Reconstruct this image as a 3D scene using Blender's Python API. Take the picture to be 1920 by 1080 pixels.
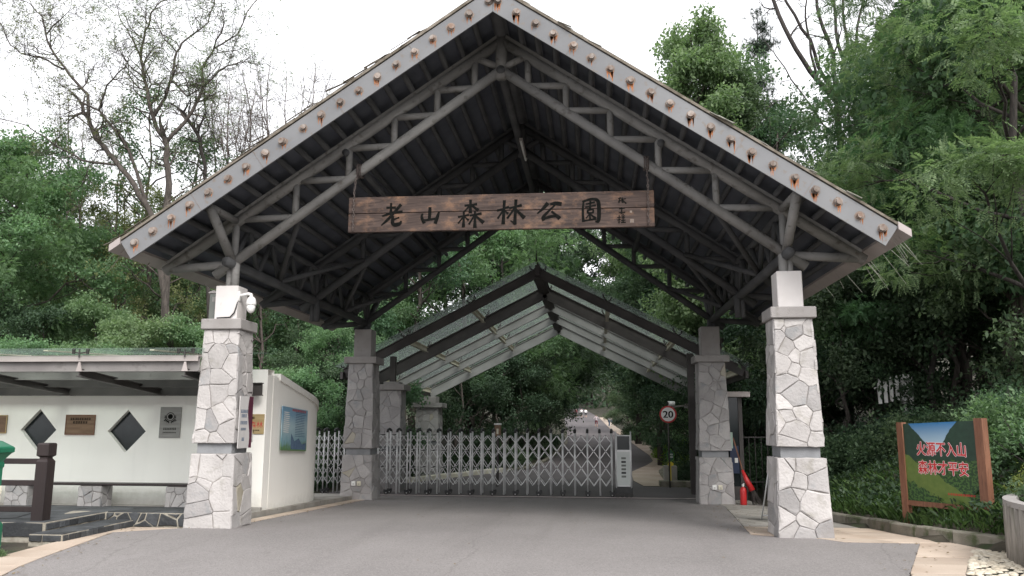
import bpy, math, random
import numpy as np
from mathutils import Vector, Matrix
R = math.radians
scene = bpy.context.scene
for o in list(bpy.data.objects):
    bpy.data.objects.remove(o)
COL = scene.collection

# ------------------------------------------------------------------ camera
CAM = np.array([1.4636, -12.7533, 1.6]); YAW, PITCH, ROLL, FOC = .0993, .1655, .0034, 1522.
cd = bpy.data.cameras.new('camera'); cam = bpy.data.objects.new('camera', cd); COL.objects.link(cam)
cd.sensor_width = 36; cd.lens = 36 * FOC / 1920; cd.clip_start = .1; cd.clip_end = 3000
fwd = Vector((-math.sin(YAW) * math.cos(PITCH), math.cos(YAW) * math.cos(PITCH), math.sin(PITCH)))
r0 = Vector((math.cos(YAW), math.sin(YAW), 0)); u0 = r0.cross(fwd)
rv = r0 * math.cos(ROLL) + u0 * math.sin(ROLL); uv = u0 * math.cos(ROLL) - r0 * math.sin(ROLL)
cam.matrix_world = Matrix(((rv.x, uv.x, -fwd.x, CAM[0]), (rv.y, uv.y, -fwd.y, CAM[1]), (rv.z, uv.z, -fwd.z, CAM[2]), (0, 0, 0, 1)))
scene.camera = cam

# ------------------------------------------------------------------ overcast sky, soft sun, exposure
SUN_EL, SUN_AZ = R(43), R(152)      # azimuth clockwise from +Y: the veiled sun stands behind the camera, to the right
world = bpy.data.worlds.new('World'); scene.world = world; world.use_nodes = True
wt = world.node_tree; wt.nodes.clear()
wo = wt.nodes.new('ShaderNodeOutputWorld'); bg = wt.nodes.new('ShaderNodeBackground')
sky = wt.nodes.new('ShaderNodeTexSky'); sky.sky_type = 'NISHITA'; sky.sun_disc = False
sky.sun_elevation = SUN_EL; sky.sun_rotation = SUN_AZ; sky.air_density = 1.5; sky.dust_density = 6; sky.ozone_density = 1
hs = wt.nodes.new('ShaderNodeHueSaturation'); hs.inputs['Saturation'].default_value = .12
mx = wt.nodes.new('ShaderNodeMix'); mx.data_type = 'RGBA'; mx.inputs[0].default_value = .72
mx.inputs[7].default_value = (9.0, 9.05, 9.4, 1)       # even cloud cover
wt.links.new(sky.outputs[0], hs.inputs['Color']); wt.links.new(hs.outputs[0], mx.inputs[6])
wt.links.new(mx.outputs[2], bg.inputs[0]); bg.inputs[1].default_value = .105
wt.links.new(bg.outputs[0], wo.inputs[0])
sd = bpy.data.lights.new('sun', 'SUN'); sd.energy = 1.4; sd.angle = R(25); sd.color = (1, .97, .92)
sun = bpy.data.objects.new('sun', sd); COL.objects.link(sun)
sdir = Vector((math.sin(SUN_AZ) * math.cos(SUN_EL), math.cos(SUN_AZ) * math.cos(SUN_EL), math.sin(SUN_EL)))
sun.rotation_euler = sdir.to_track_quat('Z', 'Y').to_euler(); sun.location = sdir * 60
vs = scene.view_settings; vs.view_transform = 'Standard'; vs.look = 'None'; vs.gamma = 1; vs.use_curve_mapping = False
vs.exposure = 1.05
scene.cycles.max_bounces = 8; scene.cycles.transparent_max_bounces = 12
scene.cycles.use_denoising = True

# ------------------------------------------------------------------ helpers
def ray(px, py):
    a, b = px - 960, py - 540
    c, s = math.cos(ROLL), math.sin(ROLL); u = c * a + s * b; v = -s * a + c * b
    x, up = u / FOC, -v / FOC
    c, s = math.cos(PITCH), math.sin(PITCH); y = c - up * s; z = s + up * c
    c, s = math.cos(YAW), math.sin(YAW)
    return np.array([x * c - y * s, x * s + y * c, z])
def at(px, py, Y):
    """the point of the place seen along a sight line, at distance plane Y"""
    d = ray(px, py); return CAM + d * (Y - CAM[1]) / d[1]

class MB:
    """collects polygons of one mesh object (world coordinates)"""
    def __init__(s): s.v = []; s.f = []; s.m = []
    def add(s, vs, fs, m=0):
        o = len(s.v); s.v += [tuple(map(float, p)) for p in vs]; s.f += [tuple(o + i for i in f) for f in fs]; s.m += [m] * len(fs); return s
    def box(s, lo, hi, m=0):
        x0, y0, z0 = lo; x1, y1, z1 = hi
        return s.add([(x0,y0,z0),(x1,y0,z0),(x1,y1,z0),(x0,y1,z0),(x0,y0,z1),(x1,y0,z1),(x1,y1,z1),(x0,y1,z1)],
                     [(0,3,2,1),(4,5,6,7),(0,1,5,4),(1,2,6,5),(2,3,7,6),(3,0,4,7)], m)
    def bbox(s, lo, hi, b=.01, m=0):
        """box with chamfered edges"""
        lo, hi = np.array(lo, float), np.array(hi, float); b = min(b, (hi - lo).min() * .45)
        vs = []; idx = {}
        for i in range(8):
            sg = [(i >> k) & 1 for k in range(3)]
            for ax in range(3):
                p = []
                for k in range(3):
                    e = hi[k] if sg[k] else lo[k]
                    p.append(e if k == ax else e + (-b if sg[k] else b))
                idx[(i, ax)] = len(vs); vs.append(p)
        fs = []
        for ax in range(3):
            o1, o2 = (ax + 1) % 3, (ax + 2) % 3
            for sgn in (0, 1):
                q = [(0,0),(1,0),(1,1),(0,1)]
                c = [idx[((sgn << ax) | (a << o1) | (d << o2), ax)] for a, d in q]
                fs.append(tuple(c if sgn else c[::-1]))
        for ax in range(3):
            o1, o2 = (ax + 1) % 3, (ax + 2) % 3
            for a in (0, 1):
                for d in (0, 1):
                    i0 = (a << o1) | (d << o2); i1 = i0 | (1 << ax)
                    c = [idx[(i0, o1)], idx[(i1, o1)], idx[(i1, o2)], idx[(i0, o2)]]
                    fs.append(tuple(c if a == d else c[::-1]))
        for i in range(8):
            n = bin(i).count('1') % 2; c = [idx[(i, 0)], idx[(i, 1)], idx[(i, 2)]]
            fs.append(tuple(c if n else c[::-1]))
        return s.add(vs, fs, m)
    def tube(s, pts, r, n=8, m=0, cap=True):
        pts = [np.array(p, float) for p in pts]; k = len(pts)
        rs = list(r) if hasattr(r, '__len__') else [r] * k
        vs = []; up = None
        for i, p in enumerate(pts):
            d = (pts[min(i + 1, k - 1)] - pts[max(i - 1, 0)]); d = d / (np.linalg.norm(d) + 1e-9)
            if up is None:
                up = np.array((0, 0, 1.)) if abs(d[2]) < .9 else np.array((1., 0, 0))
            a = np.cross(d, up); a /= np.linalg.norm(a) + 1e-9; b = np.cross(a, d); up = b
            for j in range(n):
                t = 2 * math.pi * j / n; vs.append(p + rs[i] * (math.cos(t) * a + math.sin(t) * b))
        fs = [(i*n+j, i*n+(j+1)%n, (i+1)*n+(j+1)%n, (i+1)*n+j) for i in range(k-1) for j in range(n)]
        if cap: fs += [tuple(range(n))[::-1], tuple((k-1)*n + j for j in range(n))]
        return s.add(vs, fs, m)
    def lathe(s, prof, c, n=16, m=0, sq=False):
        """prof: (radius, z) pairs about vertical axis c; sq = square plan"""
        vs = []; n = 4 if sq else n
        for r_, z in prof:
            for j in range(n):
                t = 2 * math.pi * (j + (.5 if sq else 0)) / n; q = r_ * (math.sqrt(2) if sq else 1)
                vs.append((c[0] + q * math.cos(t), c[1] + q * math.sin(t), c[2] + z))
        k = len(prof)
        fs = [(i*n+j, i*n+(j+1)%n, (i+1)*n+(j+1)%n, (i+1)*n+j) for i in range(k-1) for j in range(n)]
        fs += [tuple(range(n))[::-1], tuple((k-1)*n + j for j in range(n))]
        return s.add(vs, fs, m)
    def prism(s, poly, off, m=0):
        """polygon (3D points) swept by off"""
        n = len(poly); off = np.array(off, float); p = [np.array(q, float) for q in poly]
        return s.add(p + [q + off for q in p], [tuple(range(n))[::-1], tuple(range(n, 2*n))] + [(i, (i+1)%n, n+(i+1)%n, n+i) for i in range(n)], m)
    def beam(s, a, b, w, h, up=(0,0,1), m=0):
        """rectangular bar from a to b"""
        a, b = np.array(a, float), np.array(b, float); d = b - a; d /= np.linalg.norm(d)
        x = np.cross(d, up); x /= np.linalg.norm(x); y = np.cross(x, d); x *= w/2; y *= h/2
        return s.add([a-x-y, a+x-y, a+x+y, a-x+y, b-x-y, b+x-y, b+x+y, b-x+y],
                     [(0,1,2,3),(7,6,5,4),(0,4,5,1),(1,5,6,2),(2,6,7,3),(3,7,4,0)], m)
    def ibeam(s, a, b, w, h, t=.018, up=(0,0,1), m=0):
        a, b = np.array(a, float), np.array(b, float); d = b - a; d /= np.linalg.norm(d)
        x = np.cross(d, up); x /= np.linalg.norm(x); y = np.cross(x, d)
        s.beam(a + y*(h-t)/2, b + y*(h-t)/2, w, t, up, m); s.beam(a - y*(h-t)/2, b - y*(h-t)/2, w, t, up, m)
        return s.beam(a, b, t, h - 2*t, up, m)
def finish(name, me, mats, parent, loc, smooth):
    for m in (mats if isinstance(mats, (list, tuple)) else [mats]): me.materials.append(m)
    if smooth: me.polygons.foreach_set('use_smooth', [True] * len(me.polygons))
    o = bpy.data.objects.new(name, me); COL.objects.link(o)
    if parent is not None:
        o.parent = parent; o.location = Vector(loc) - wloc(parent)
    else: o.location = loc
    return o
def wloc(o):
    l = Vector(o.location)
    while o.parent: o = o.parent; l = l + Vector(o.location)
    return l
def obj(name, mb, mats, parent=None, smooth=False):
    v = np.array(mb.v); lo, hi = v.min(0), v.max(0); c = np.array([(lo[0]+hi[0])/2, (lo[1]+hi[1])/2, lo[2]])
    me = bpy.data.meshes.new(name); me.from_pydata((v - c).tolist(), [], mb.f)
    if any(mb.m): me.polygons.foreach_set('material_index', mb.m)
    import bmesh as _b
    bm = _b.new(); bm.from_mesh(me); _b.ops.recalc_face_normals(bm, faces=bm.faces); bm.to_mesh(me); bm.free()
    me.update()
    return finish(name, me, mats, parent, c, smooth)
def npobj(name, verts, quads, mats, parent=None, base=None, smooth=False):
    """fast mesh from arrays: verts (n,3), quads (m,4)"""
    verts = np.asarray(verts, np.float32); quads = np.asarray(quads, np.int32)
    c = np.array(base, float) if base is not None else np.array([*((verts.min(0)+verts.max(0))/2)[:2], verts[:, 2].min()])
    me = bpy.data.meshes.new(name); k = quads.shape[1]
    me.vertices.add(len(verts)); me.vertices.foreach_set('co', (verts - c.astype(np.float32)).ravel())
    me.loops.add(quads.size); me.loops.foreach_set('vertex_index', quads.ravel())
    me.polygons.add(len(quads)); me.polygons.foreach_set('loop_start', np.arange(0, quads.size, k, dtype=np.int32))
    me.update(calc_edges=True); me.validate()
    return finish(name, me, mats, parent, c, smooth)
def tag(o, label=None, cat=None, group=None, kind=None):
    if label: o['label'] = label
    if cat: o['category'] = cat
    if group: o['group'] = group
    if kind: o['kind'] = kind
    return o
def thing(name, label, cat, loc, group=None):
    o = bpy.data.objects.new(name, None); COL.objects.link(o); o.location = loc; o.empty_display_size = .2
    return tag(o, label, cat, group)
def dup(o, loc=None, rz=None, scale=None, parent=None, label=None):
    """copy of a thing with its parts and sub-parts, sharing mesh data"""
    c = o.copy(); COL.objects.link(c); c.parent = parent
    if loc is not None: c.location = loc
    if rz is not None: c.rotation_euler = (0, 0, rz)
    if scale is not None: c.scale = scale if hasattr(scale, '__len__') else (scale,) * 3
    if label: c['label'] = label
    for ch in list(o.children): dup(ch, parent=c)
    return c

# ------------------------------------------------------------------ materials
def nodes(name):
    m = bpy.data.materials.new(name); m.use_nodes = True; t = m.node_tree
    return m, t, t.nodes['Principled BSDF'], t.nodes.new, t.links.new
def mat(name, c1, c2=None, scale=4., rough=.8, bump=0., bscale=60., metal=0., rnd=0., stretch=None, lo=.35, hi=.65, c3=None, s3=25., a3=.5, spec=.5):
    m, t, p, N, L = nodes(name)
    tc = N('ShaderNodeTexCoord'); mp = N('ShaderNodeMapping'); L(tc.outputs['Object'], mp.inputs[0])
    oi = N('ShaderNodeObjectInfo')
    ad = N('ShaderNodeVectorMath'); ad.operation = 'ADD'; ml = N('ShaderNodeVectorMath'); ml.operation = 'SCALE'
    L(oi.outputs['Random'], ml.inputs[3]); ml.inputs[0].default_value = (37, 91, 53)
    L(mp.outputs[0], ad.inputs[0]); L(ml.outputs[0], ad.inputs[1]); vec = ad.outputs[0]
    if stretch: mp.inputs['Scale'].default_value = stretch
    c2 = c2 or c1
    nz = N('ShaderNodeTexNoise'); nz.inputs['Scale'].default_value = scale; nz.inputs['Detail'].default_value = 7; L(vec, nz.inputs['Vector'])
    rp = N('ShaderNodeValToRGB'); rp.color_ramp.elements[0].position = lo; rp.color_ramp.elements[1].position = hi
    rp.color_ramp.elements[0].color = (*c1, 1); rp.color_ramp.elements[1].color = (*c2, 1); L(nz.outputs[0], rp.inputs[0])
    col = rp.outputs[0]
    if c3:
        n3 = N('ShaderNodeTexNoise'); n3.inputs['Scale'].default_value = s3; n3.inputs['Detail'].default_value = 5; L(vec, n3.inputs['Vector'])
        r3 = N('ShaderNodeValToRGB'); r3.color_ramp.elements[0].position = a3; r3.color_ramp.elements[1].position = min(1, a3 + .15); L(n3.outputs[0], r3.inputs[0])
        q = N('ShaderNodeMix'); q.data_type = 'RGBA'; L(r3.outputs[0], q.inputs[0]); L(col, q.inputs[6]); q.inputs[7].default_value = (*c3, 1); col = q.outputs[2]
    if rnd:
        h = N('ShaderNodeHueSaturation'); mr = N('ShaderNodeMapRange'); mr.inputs[3].default_value = 1 - rnd; mr.inputs[4].default_value = 1 + rnd
        L(oi.outputs['Random'], mr.inputs[0]); L(mr.outputs[0], h.inputs['Value']); L(col, h.inputs['Color']); col = h.outputs[0]
    L(col, p.inputs['Base Color']); p.inputs['Roughness'].default_value = rough; p.inputs['Metallic'].default_value = metal
    p.inputs['Specular IOR Level'].default_value = spec
    if bump:
        bn = N('ShaderNodeTexNoise'); bn.inputs['Scale'].default_value = bscale; bn.inputs['Detail'].default_value = 6; L(vec, bn.inputs['Vector'])
        bp = N('ShaderNodeBump'); bp.inputs['Strength'].default_value = bump; bp.inputs['Distance'].default_value = .02
        L(bn.outputs[0], bp.inputs['Height']); L(bp.outputs[0], p.inputs['Normal'])
    return m
def leafmat(name, dark, light, transl=.35, rough=.55, hue=.03):
    m, t, p, N, L = nodes(name)
    oi = N('ShaderNodeObjectInfo'); ge = N('ShaderNodeNewGeometry')
    rp = N('ShaderNodeValToRGB'); rp.color_ramp.elements[0].color = (*dark, 1); rp.color_ramp.elements[1].color = (*light, 1)
    L(ge.outputs['Random Per Island'], rp.inputs[0])
    h = N('ShaderNodeHueSaturation'); mr = N('ShaderNodeMapRange'); mr.inputs[3].default_value = .5 - hue; mr.inputs[4].default_value = .5 + hue
    L(oi.outputs['Random'], mr.inputs[0]); L(mr.outputs[0], h.inputs['Hue']); L(rp.outputs[0], h.inputs['Color'])
    # slow drift of tone through the crown: older and younger growth
    tc = N('ShaderNodeTexCoord'); nz = N('ShaderNodeTexNoise'); nz.inputs['Scale'].default_value = .55; L(tc.outputs['Object'], nz.inputs['Vector'])
    m2 = N('ShaderNodeMapRange'); m2.inputs[1].default_value = .3; m2.inputs[2].default_value = .7; m2.inputs[3].default_value = .75; m2.inputs[4].default_value = 1.3
    L(nz.outputs[0], m2.inputs[0]); L(m2.outputs[0], h.inputs['Value'])
    L(h.outputs[0], p.inputs['Base Color']); p.inputs['Roughness'].default_value = rough; p.inputs['Specular IOR Level'].default_value = .3
    tr = N('ShaderNodeBsdfTranslucent'); g = N('ShaderNodeMix'); g.data_type = 'RGBA'; g.blend_type = 'MULTIPLY'; g.inputs[0].default_value = 1
    g.inputs[7].default_value = (1.0, 1.15, .72, 1); L(h.outputs[0], g.inputs[6]); L(g.outputs[2], tr.inputs[0])
    ms = N('ShaderNodeMixShader'); ms.inputs[0].default_value = transl
    L(p.outputs[0], ms.inputs[1]); L(tr.outputs[0], ms.inputs[2]); L(ms.outputs[0], t.nodes['Material Output'].inputs[0])
    return m
def glassmat(name, tint, alpha):
    """thin sheet glass: part clear, part glossy, part dusty tint"""
    m, t, p, N, L = nodes(name)
    tp = N('ShaderNodeBsdfTransparent'); tp.inputs[0].default_value = (*[min(1, c * 1.6 + .45) for c in tint], 1)
    p.inputs['Base Color'].default_value = (*tint, 1); p.inputs['Roughness'].default_value = .12
    tl_ = N('ShaderNodeBsdfTranslucent'); tl_.inputs[0].default_value = (*tint, 1); ms0 = N('ShaderNodeMixShader'); ms0.inputs[0].default_value = .6
    L(p.outputs[0], ms0.inputs[1]); L(tl_.outputs[0], ms0.inputs[2])
    nz = N('ShaderNodeTexNoise'); nz.inputs['Scale'].default_value = 1.7; nz.inputs['Detail'].default_value = 8
    tc = N('ShaderNodeTexCoord'); L(tc.outputs['Object'], nz.inputs['Vector'])
    mr = N('ShaderNodeMapRange'); mr.inputs[3].default_value = alpha - .15; mr.inputs[4].default_value = alpha + .2; L(nz.outputs[0], mr.inputs[0])
    ms = N('ShaderNodeMixShader'); L(mr.outputs[0], ms.inputs[0]); L(tp.outputs[0], ms.inputs[1]); L(ms0.outputs[0], ms.inputs[2])
    L(ms.outputs[0], t.nodes['Material Output'].inputs[0]); return m

MT = dict(
    asphalt = None,
    road_far = mat('park_road', (.10,.088,.09), (.13,.116,.118), .4, .9, .3, 200),
    granite = mat('pink_granite', (.42,.33,.26), (.52,.43,.35), 1.3, .85, .3, 150, rnd=.12, c3=(.34,.28,.23), s3=60, a3=.58),
    concrete = mat('concrete', (.25,.235,.21), (.36,.34,.31), 2, .9, .5, 80, rnd=.1, c3=(.14,.13,.11), s3=6, a3=.6),
    mossy = mat('mossy_concrete', (.13,.12,.095), (.24,.22,.18), 3, .95, .7, 50, rnd=.15, c3=(.07,.085,.04), s3=5, a3=.52),
    soil = mat('soil', (.03,.026,.018), (.065,.055,.038), 1.5, 1, .8, 30, c3=(.03,.045,.015), s3=2.2, a3=.5),
    stone = mat('pale_quartzite', (.385,.362,.352), (.48,.455,.442), 2.2, .8, .6, 26, rnd=.13, c3=(.33,.31,.285), s3=5, a3=.56),
    stone_grey = mat('grey_quartzite', (.30,.285,.28), (.385,.365,.36), 2.2, .8, .6, 26, rnd=.16, c3=(.27,.275,.28), s3=4, a3=.56),
    stone_tan = mat('tan_quartzite', (.34,.305,.235), (.40,.37,.32), 3, .8, .6, 26, rnd=.1),
    mortar = mat('mortar', (.25,.228,.212), (.32,.297,.278), 9, .95, .5, 90),
    cap = mat('cap_stone', (.27,.25,.24), (.34,.32,.31), 2.5, .85, .4, 60, c3=(.24,.225,.21), s3=8, a3=.6),
    band = mat('recess_band', (.2,.205,.215), (.25,.255,.265), 5, .8, .2, 60),
    white = None,
    block = mat('painted_block', (.62,.585,.57), (.69,.655,.64), 3, .7, .1, 80, c3=(.5,.465,.45), s3=9, a3=.66),
    fascia = mat('painted_fascia', (.152,.154,.162), (.198,.2,.207), 1.1, .6, .1, 90, c3=(.17,.145,.125), s3=11, a3=.6),
    bolt = mat('weathered_bolt', (.30,.265,.24), (.17,.11,.08), 14, .65, .4, 120, metal=.1, rnd=.3),
    rust = mat('rust', (.46,.19,.085), (.32,.125,.055), 30, .95, .5, 200, rnd=.3),
    rust_pale = mat('rust_pale', (.235,.205,.19), (.22,.165,.13), 25, .9, .3, 200, rnd=.15),
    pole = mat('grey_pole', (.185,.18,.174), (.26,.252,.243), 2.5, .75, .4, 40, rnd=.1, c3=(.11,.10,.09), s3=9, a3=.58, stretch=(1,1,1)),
    pole_shaded = mat('shaded_pole', (.052,.053,.056), (.08,.08,.082), 2.5, .8, .4, 40, rnd=.12),  # poles inside the roof: its shade is put into the colour
    soffit = mat('dark_soffit', (.08,.088,.108), (.108,.117,.14), 2, .85, .3, 20, rnd=.1),
    thatch = mat('old_thatch', (.10,.085,.065), (.2,.175,.145), 6, .95, .6, 60, rnd=.3),
    reed = mat('pale_reed', (.3,.3,.26), (.42,.41,.36), 6, .8, rnd=.2),
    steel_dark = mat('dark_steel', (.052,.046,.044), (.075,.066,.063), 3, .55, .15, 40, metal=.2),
    steel_lit = mat('skylit_steel', (.235,.228,.222), (.30,.29,.285), 1.6, .5, .1, 40, rnd=.06),  # rear canopy rafters: skylight through the glass put into the colour
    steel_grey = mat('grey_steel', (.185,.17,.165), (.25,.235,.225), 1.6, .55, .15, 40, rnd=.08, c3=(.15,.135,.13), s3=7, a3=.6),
    steel_pale = mat('pale_steel', (.36,.315,.30), (.43,.38,.365), 2, .6, .1, 40),
    cream = mat('cream_steel', (.6,.56,.45), (.68,.64,.53), 4, .6),
    alu = mat('aluminium', (.62,.62,.62), (.7,.7,.7), 6, .4, .05, 60, metal=.25),
    black = mat('black_plastic', (.018,.018,.019), (.03,.03,.031), 8, .5),
    tyre = mat('rubber', (.03,.029,.028), (.05,.048,.046), 8, .8),
    dark_wood = mat('dark_brown_paint', (.017,.011,.011), (.027,.017,.016), 4, .5, .25, 30, stretch=(1,1,.15)),
    sign_wood = None, slate = mat('black_slate', (.03,.032,.035), (.058,.062,.067), 4, .8, .6, 25, rnd=.35, c3=(.07,.07,.07), s3=7, a3=.62),
    pale_mortar = mat('pale_mortar', (.27,.24,.195), (.4,.37,.31), 9, .95, .6, 60),
    post_wood = mat('red_brown_wood', (.15,.062,.034), (.22,.10,.058), 3, .6, .3, 30, stretch=(6,6,.6), c3=(.12,.05,.03), s3=9, a3=.55),
    red = mat('red_paint', (.45,.02,.022), (.5,.03,.03), 4, .4),
    ink = mat('ink', (.006,.0065,.006), (.011,.011,.010), 20, .9, spec=.05),
    chain = mat('rusty_chain', (.09,.075,.07), (.15,.12,.11), 30, .6, metal=.5),
    camwhite = mat('camera_white', (.78,.77,.75), (.82,.81,.79), 3, .4),
    green_paint = mat('green_enamel', (.008,.12,.06), (.012,.16,.085), 3, .35),
    green_dark = mat('dark_green_panel', (.012,.075,.03), (.02,.09,.038), 3, .5),
    gold = mat('brass_plate', (.36,.26,.12), (.44,.33,.17), 3, .45, metal=.35, stretch=(1,1,8)),
    bronze = mat('bronze_plate', (.14,.085,.05), (.2,.125,.075), 3, .45, metal=.3, stretch=(1,1,8)),
    pewter = mat('pewter_plate', (.20,.195,.18), (.26,.255,.24), 3, .45, metal=.3, stretch=(1,1,8)),
    grey_box = mat('grey_cabinet', (.11,.12,.11), (.15,.16,.145), 3, .6),
    dark_glass = mat('dark_glass', (.012,.016,.018), (.02,.026,.028), 2, .12),
    yellow = mat('yellow_paint', (.7,.55,.03), (.75,.6,.05), 4, .6),
    bark = mat('bark', (.045,.038,.033), (.095,.08,.07), 5, .95, .9, 18, stretch=(3,3,.6)),
    bark_dark = mat('dark_bark', (.03,.026,.024), (.065,.055,.05), 5, .95, .9, 18, stretch=(3,3,.6)),
    bark_twig = mat('twig_bark', (.075,.06,.055), (.13,.105,.095), 5, .95),
    pebble = mat('cream_pebble', (.58,.5,.38), (.72,.66,.55), 8, .7, rnd=.15),
    skin = mat('skin', (.42,.26,.19), (.46,.29,.21), 8, .6), hair = mat('hair', (.012,.01,.009), None, 8, .5),
    cloth_white = mat('white_cotton', (.74,.72,.72), (.8,.78,.78), 8, .9), cloth_dark = mat('dark_cotton', (.02,.02,.025), None, 8, .9),
    cloth_maroon = mat('maroon_cotton', (.2,.02,.035), None, 8, .9), cloth_blue = mat('denim', (.07,.12,.2), (.1,.16,.25), 12, .9),
    cloth_pink = mat('pink_cotton', (.72,.6,.63), (.8,.7,.72), 8, .9),
    glass = glassmat('canopy_glass', (.30,.325,.315), .3), lean_glass = glassmat('green_glass', (.30,.34,.32), .2),
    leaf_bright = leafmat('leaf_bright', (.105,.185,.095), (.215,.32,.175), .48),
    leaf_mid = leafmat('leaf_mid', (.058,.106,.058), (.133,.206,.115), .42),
    leaf_dark_shaded = leafmat('leaf_dark_shaded', (.027,.052,.029), (.064,.106,.057), .3),  # dark green that also carries the shade under the trees in its colour
    leaf_blue = leafmat('leaf_blue_green', (.042,.082,.048), (.095,.152,.09), .34),
    leaf_sparse = leafmat('leaf_young', (.10,.135,.05), (.19,.22,.10), .35),
    leaf_lime = leafmat('leaf_lime', (.13,.26,.03), (.26,.42,.07), .4),
    leaf_yellow = leafmat('leaf_yellow_green', (.12,.16,.035), (.25,.28,.085), .35),
    needle = leafmat('needle', (.022,.04,.026), (.055,.085,.05), .15),
    grass = leafmat('grass_blade', (.025,.055,.012), (.08,.13,.035), .3),
)
def graph(m, t, N, L):
    def noise(vec, s, d=6, rough=.55):
        n_ = N('ShaderNodeTexNoise'); n_.inputs['Scale'].default_value = s; n_.inputs['Detail'].default_value = d; n_.inputs['Roughness'].default_value = rough; L(vec, n_.inputs['Vector']); return n_.outputs[0]
    def rng_(v, a, b, c=0., d=1.):
        n_ = N('ShaderNodeMapRange'); n_.clamp = True
        for i, q in zip((1, 2, 3, 4), (a, b, c, d)): n_.inputs[i].default_value = q
        L(v, n_.inputs[0]); return n_.outputs[0]
    def mixc(f, a, b):
        n_ = N('ShaderNodeMix'); n_.data_type = 'RGBA'; L(f, n_.inputs[0])
        for i, q in ((6, a), (7, b)):
            if isinstance(q, tuple): n_.inputs[i].default_value = (*q, 1)
            else: L(q, n_.inputs[i])
        return n_.outputs[2]
    def mapv(vec, sc):
        n_ = N('ShaderNodeMapping'); n_.inputs['Scale'].default_value = sc; L(vec, n_.inputs[0]); return n_.outputs[0]
    return noise, rng_, mixc, mapv
def asphalt():
    m, t, p, N, L = nodes('asphalt'); noise, rg, mixc, mapv = graph(m, t, N, L); tc = N('ShaderNodeTexCoord').outputs['Object']
    c = mixc(rg(noise(tc, .5, 8), .3, .7), (.19,.176,.172), (.24,.223,.217))
    c = mixc(rg(noise(mapv(tc, (1.6, .12, 1)), 1.3, 6), .5, .7, 0, .5), c, (.165,.152,.148))     # tyre-worn lanes
    c = mixc(rg(noise(tc, 1.7, 9, .65), .6, .72, 0, .5), c, (.15,.137,.132))                        # oil and damp stains
    vo = N('ShaderNodeTexVoronoi'); vo.inputs['Scale'].default_value = 75; L(tc, vo.inputs['Vector']); sp = N('ShaderNodeSeparateColor'); L(vo.outputs['Color'], sp.inputs[0])
    c = mixc(rg(sp.outputs[0], .55, 1., 0, .45), c, (.34,.315,.305)); c = mixc(rg(sp.outputs[1], .6, 1., 0, .5), c, (.12,.11,.106))   # aggregate
    ve = N('ShaderNodeTexVoronoi'); ve.feature = 'DISTANCE_TO_EDGE'; ve.inputs['Scale'].default_value = .22
    wn = N('ShaderNodeTexNoise'); wn.inputs['Scale'].default_value = 1.1; wn.inputs['Detail'].default_value = 8; L(tc, wn.inputs['Vector'])
    ad = N('ShaderNodeMix'); ad.data_type = 'VECTOR'; ad.inputs[0].default_value = .3; L(tc, ad.inputs[4]); L(wn.outputs['Color'], ad.inputs[5]); L(ad.outputs[1], ve.inputs['Vector'])
    c = mixc(rg(ve.outputs['Distance'], .0, .003, .22, 0), c, (.07,.064,.06))                        # hairline cracks
    L(c, p.inputs['Base Color']); p.inputs['Roughness'].default_value = .88
    bp = N('ShaderNodeBump'); bp.inputs['Strength'].default_value = .5; bp.inputs['Distance'].default_value = .01; L(vo.outputs['Distance'], bp.inputs['Height']); L(bp.outputs[0], p.inputs['Normal']); return m
def white_render():
    m, t, p, N, L = nodes('white_render'); noise, rg, mixc, mapv = graph(m, t, N, L); tc = N('ShaderNodeTexCoord').outputs['Object']
    c = mixc(rg(noise(tc, .9, 7), .3, .7), (.84,.815,.765), (.875,.85,.805))
    c = mixc(rg(noise(mapv(tc, (5, 5, .35)), 1.6, 7, .6), .55, .8, 0, .3), c, (.70,.685,.65))      # rain streaks
    sp = N('ShaderNodeSeparateXYZ'); L(tc, sp.inputs[0]); ad = N('ShaderNodeMath'); ad.operation = 'MULTIPLY_ADD'; L(noise(tc, 7, 7, .65), ad.inputs[0]); ad.inputs[1].default_value = -.5; L(sp.outputs['Z'], ad.inputs[2])
    c = mixc(rg(ad.outputs[0], -.12, .22, .5, 0), c, (.42,.39,.33))                                   # mud splash at the foot
    L(c, p.inputs['Base Color']); p.inputs['Roughness'].default_value = .9
    bp = N('ShaderNodeBump'); bp.inputs['Strength'].default_value = .2; bp.inputs['Distance'].default_value = .01; L(noise(tc, 60, 4), bp.inputs['Height']); L(bp.outputs[0], p.inputs['Normal']); return m
MT['asphalt'] = asphalt(); MT['white'] = white_render()
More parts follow.
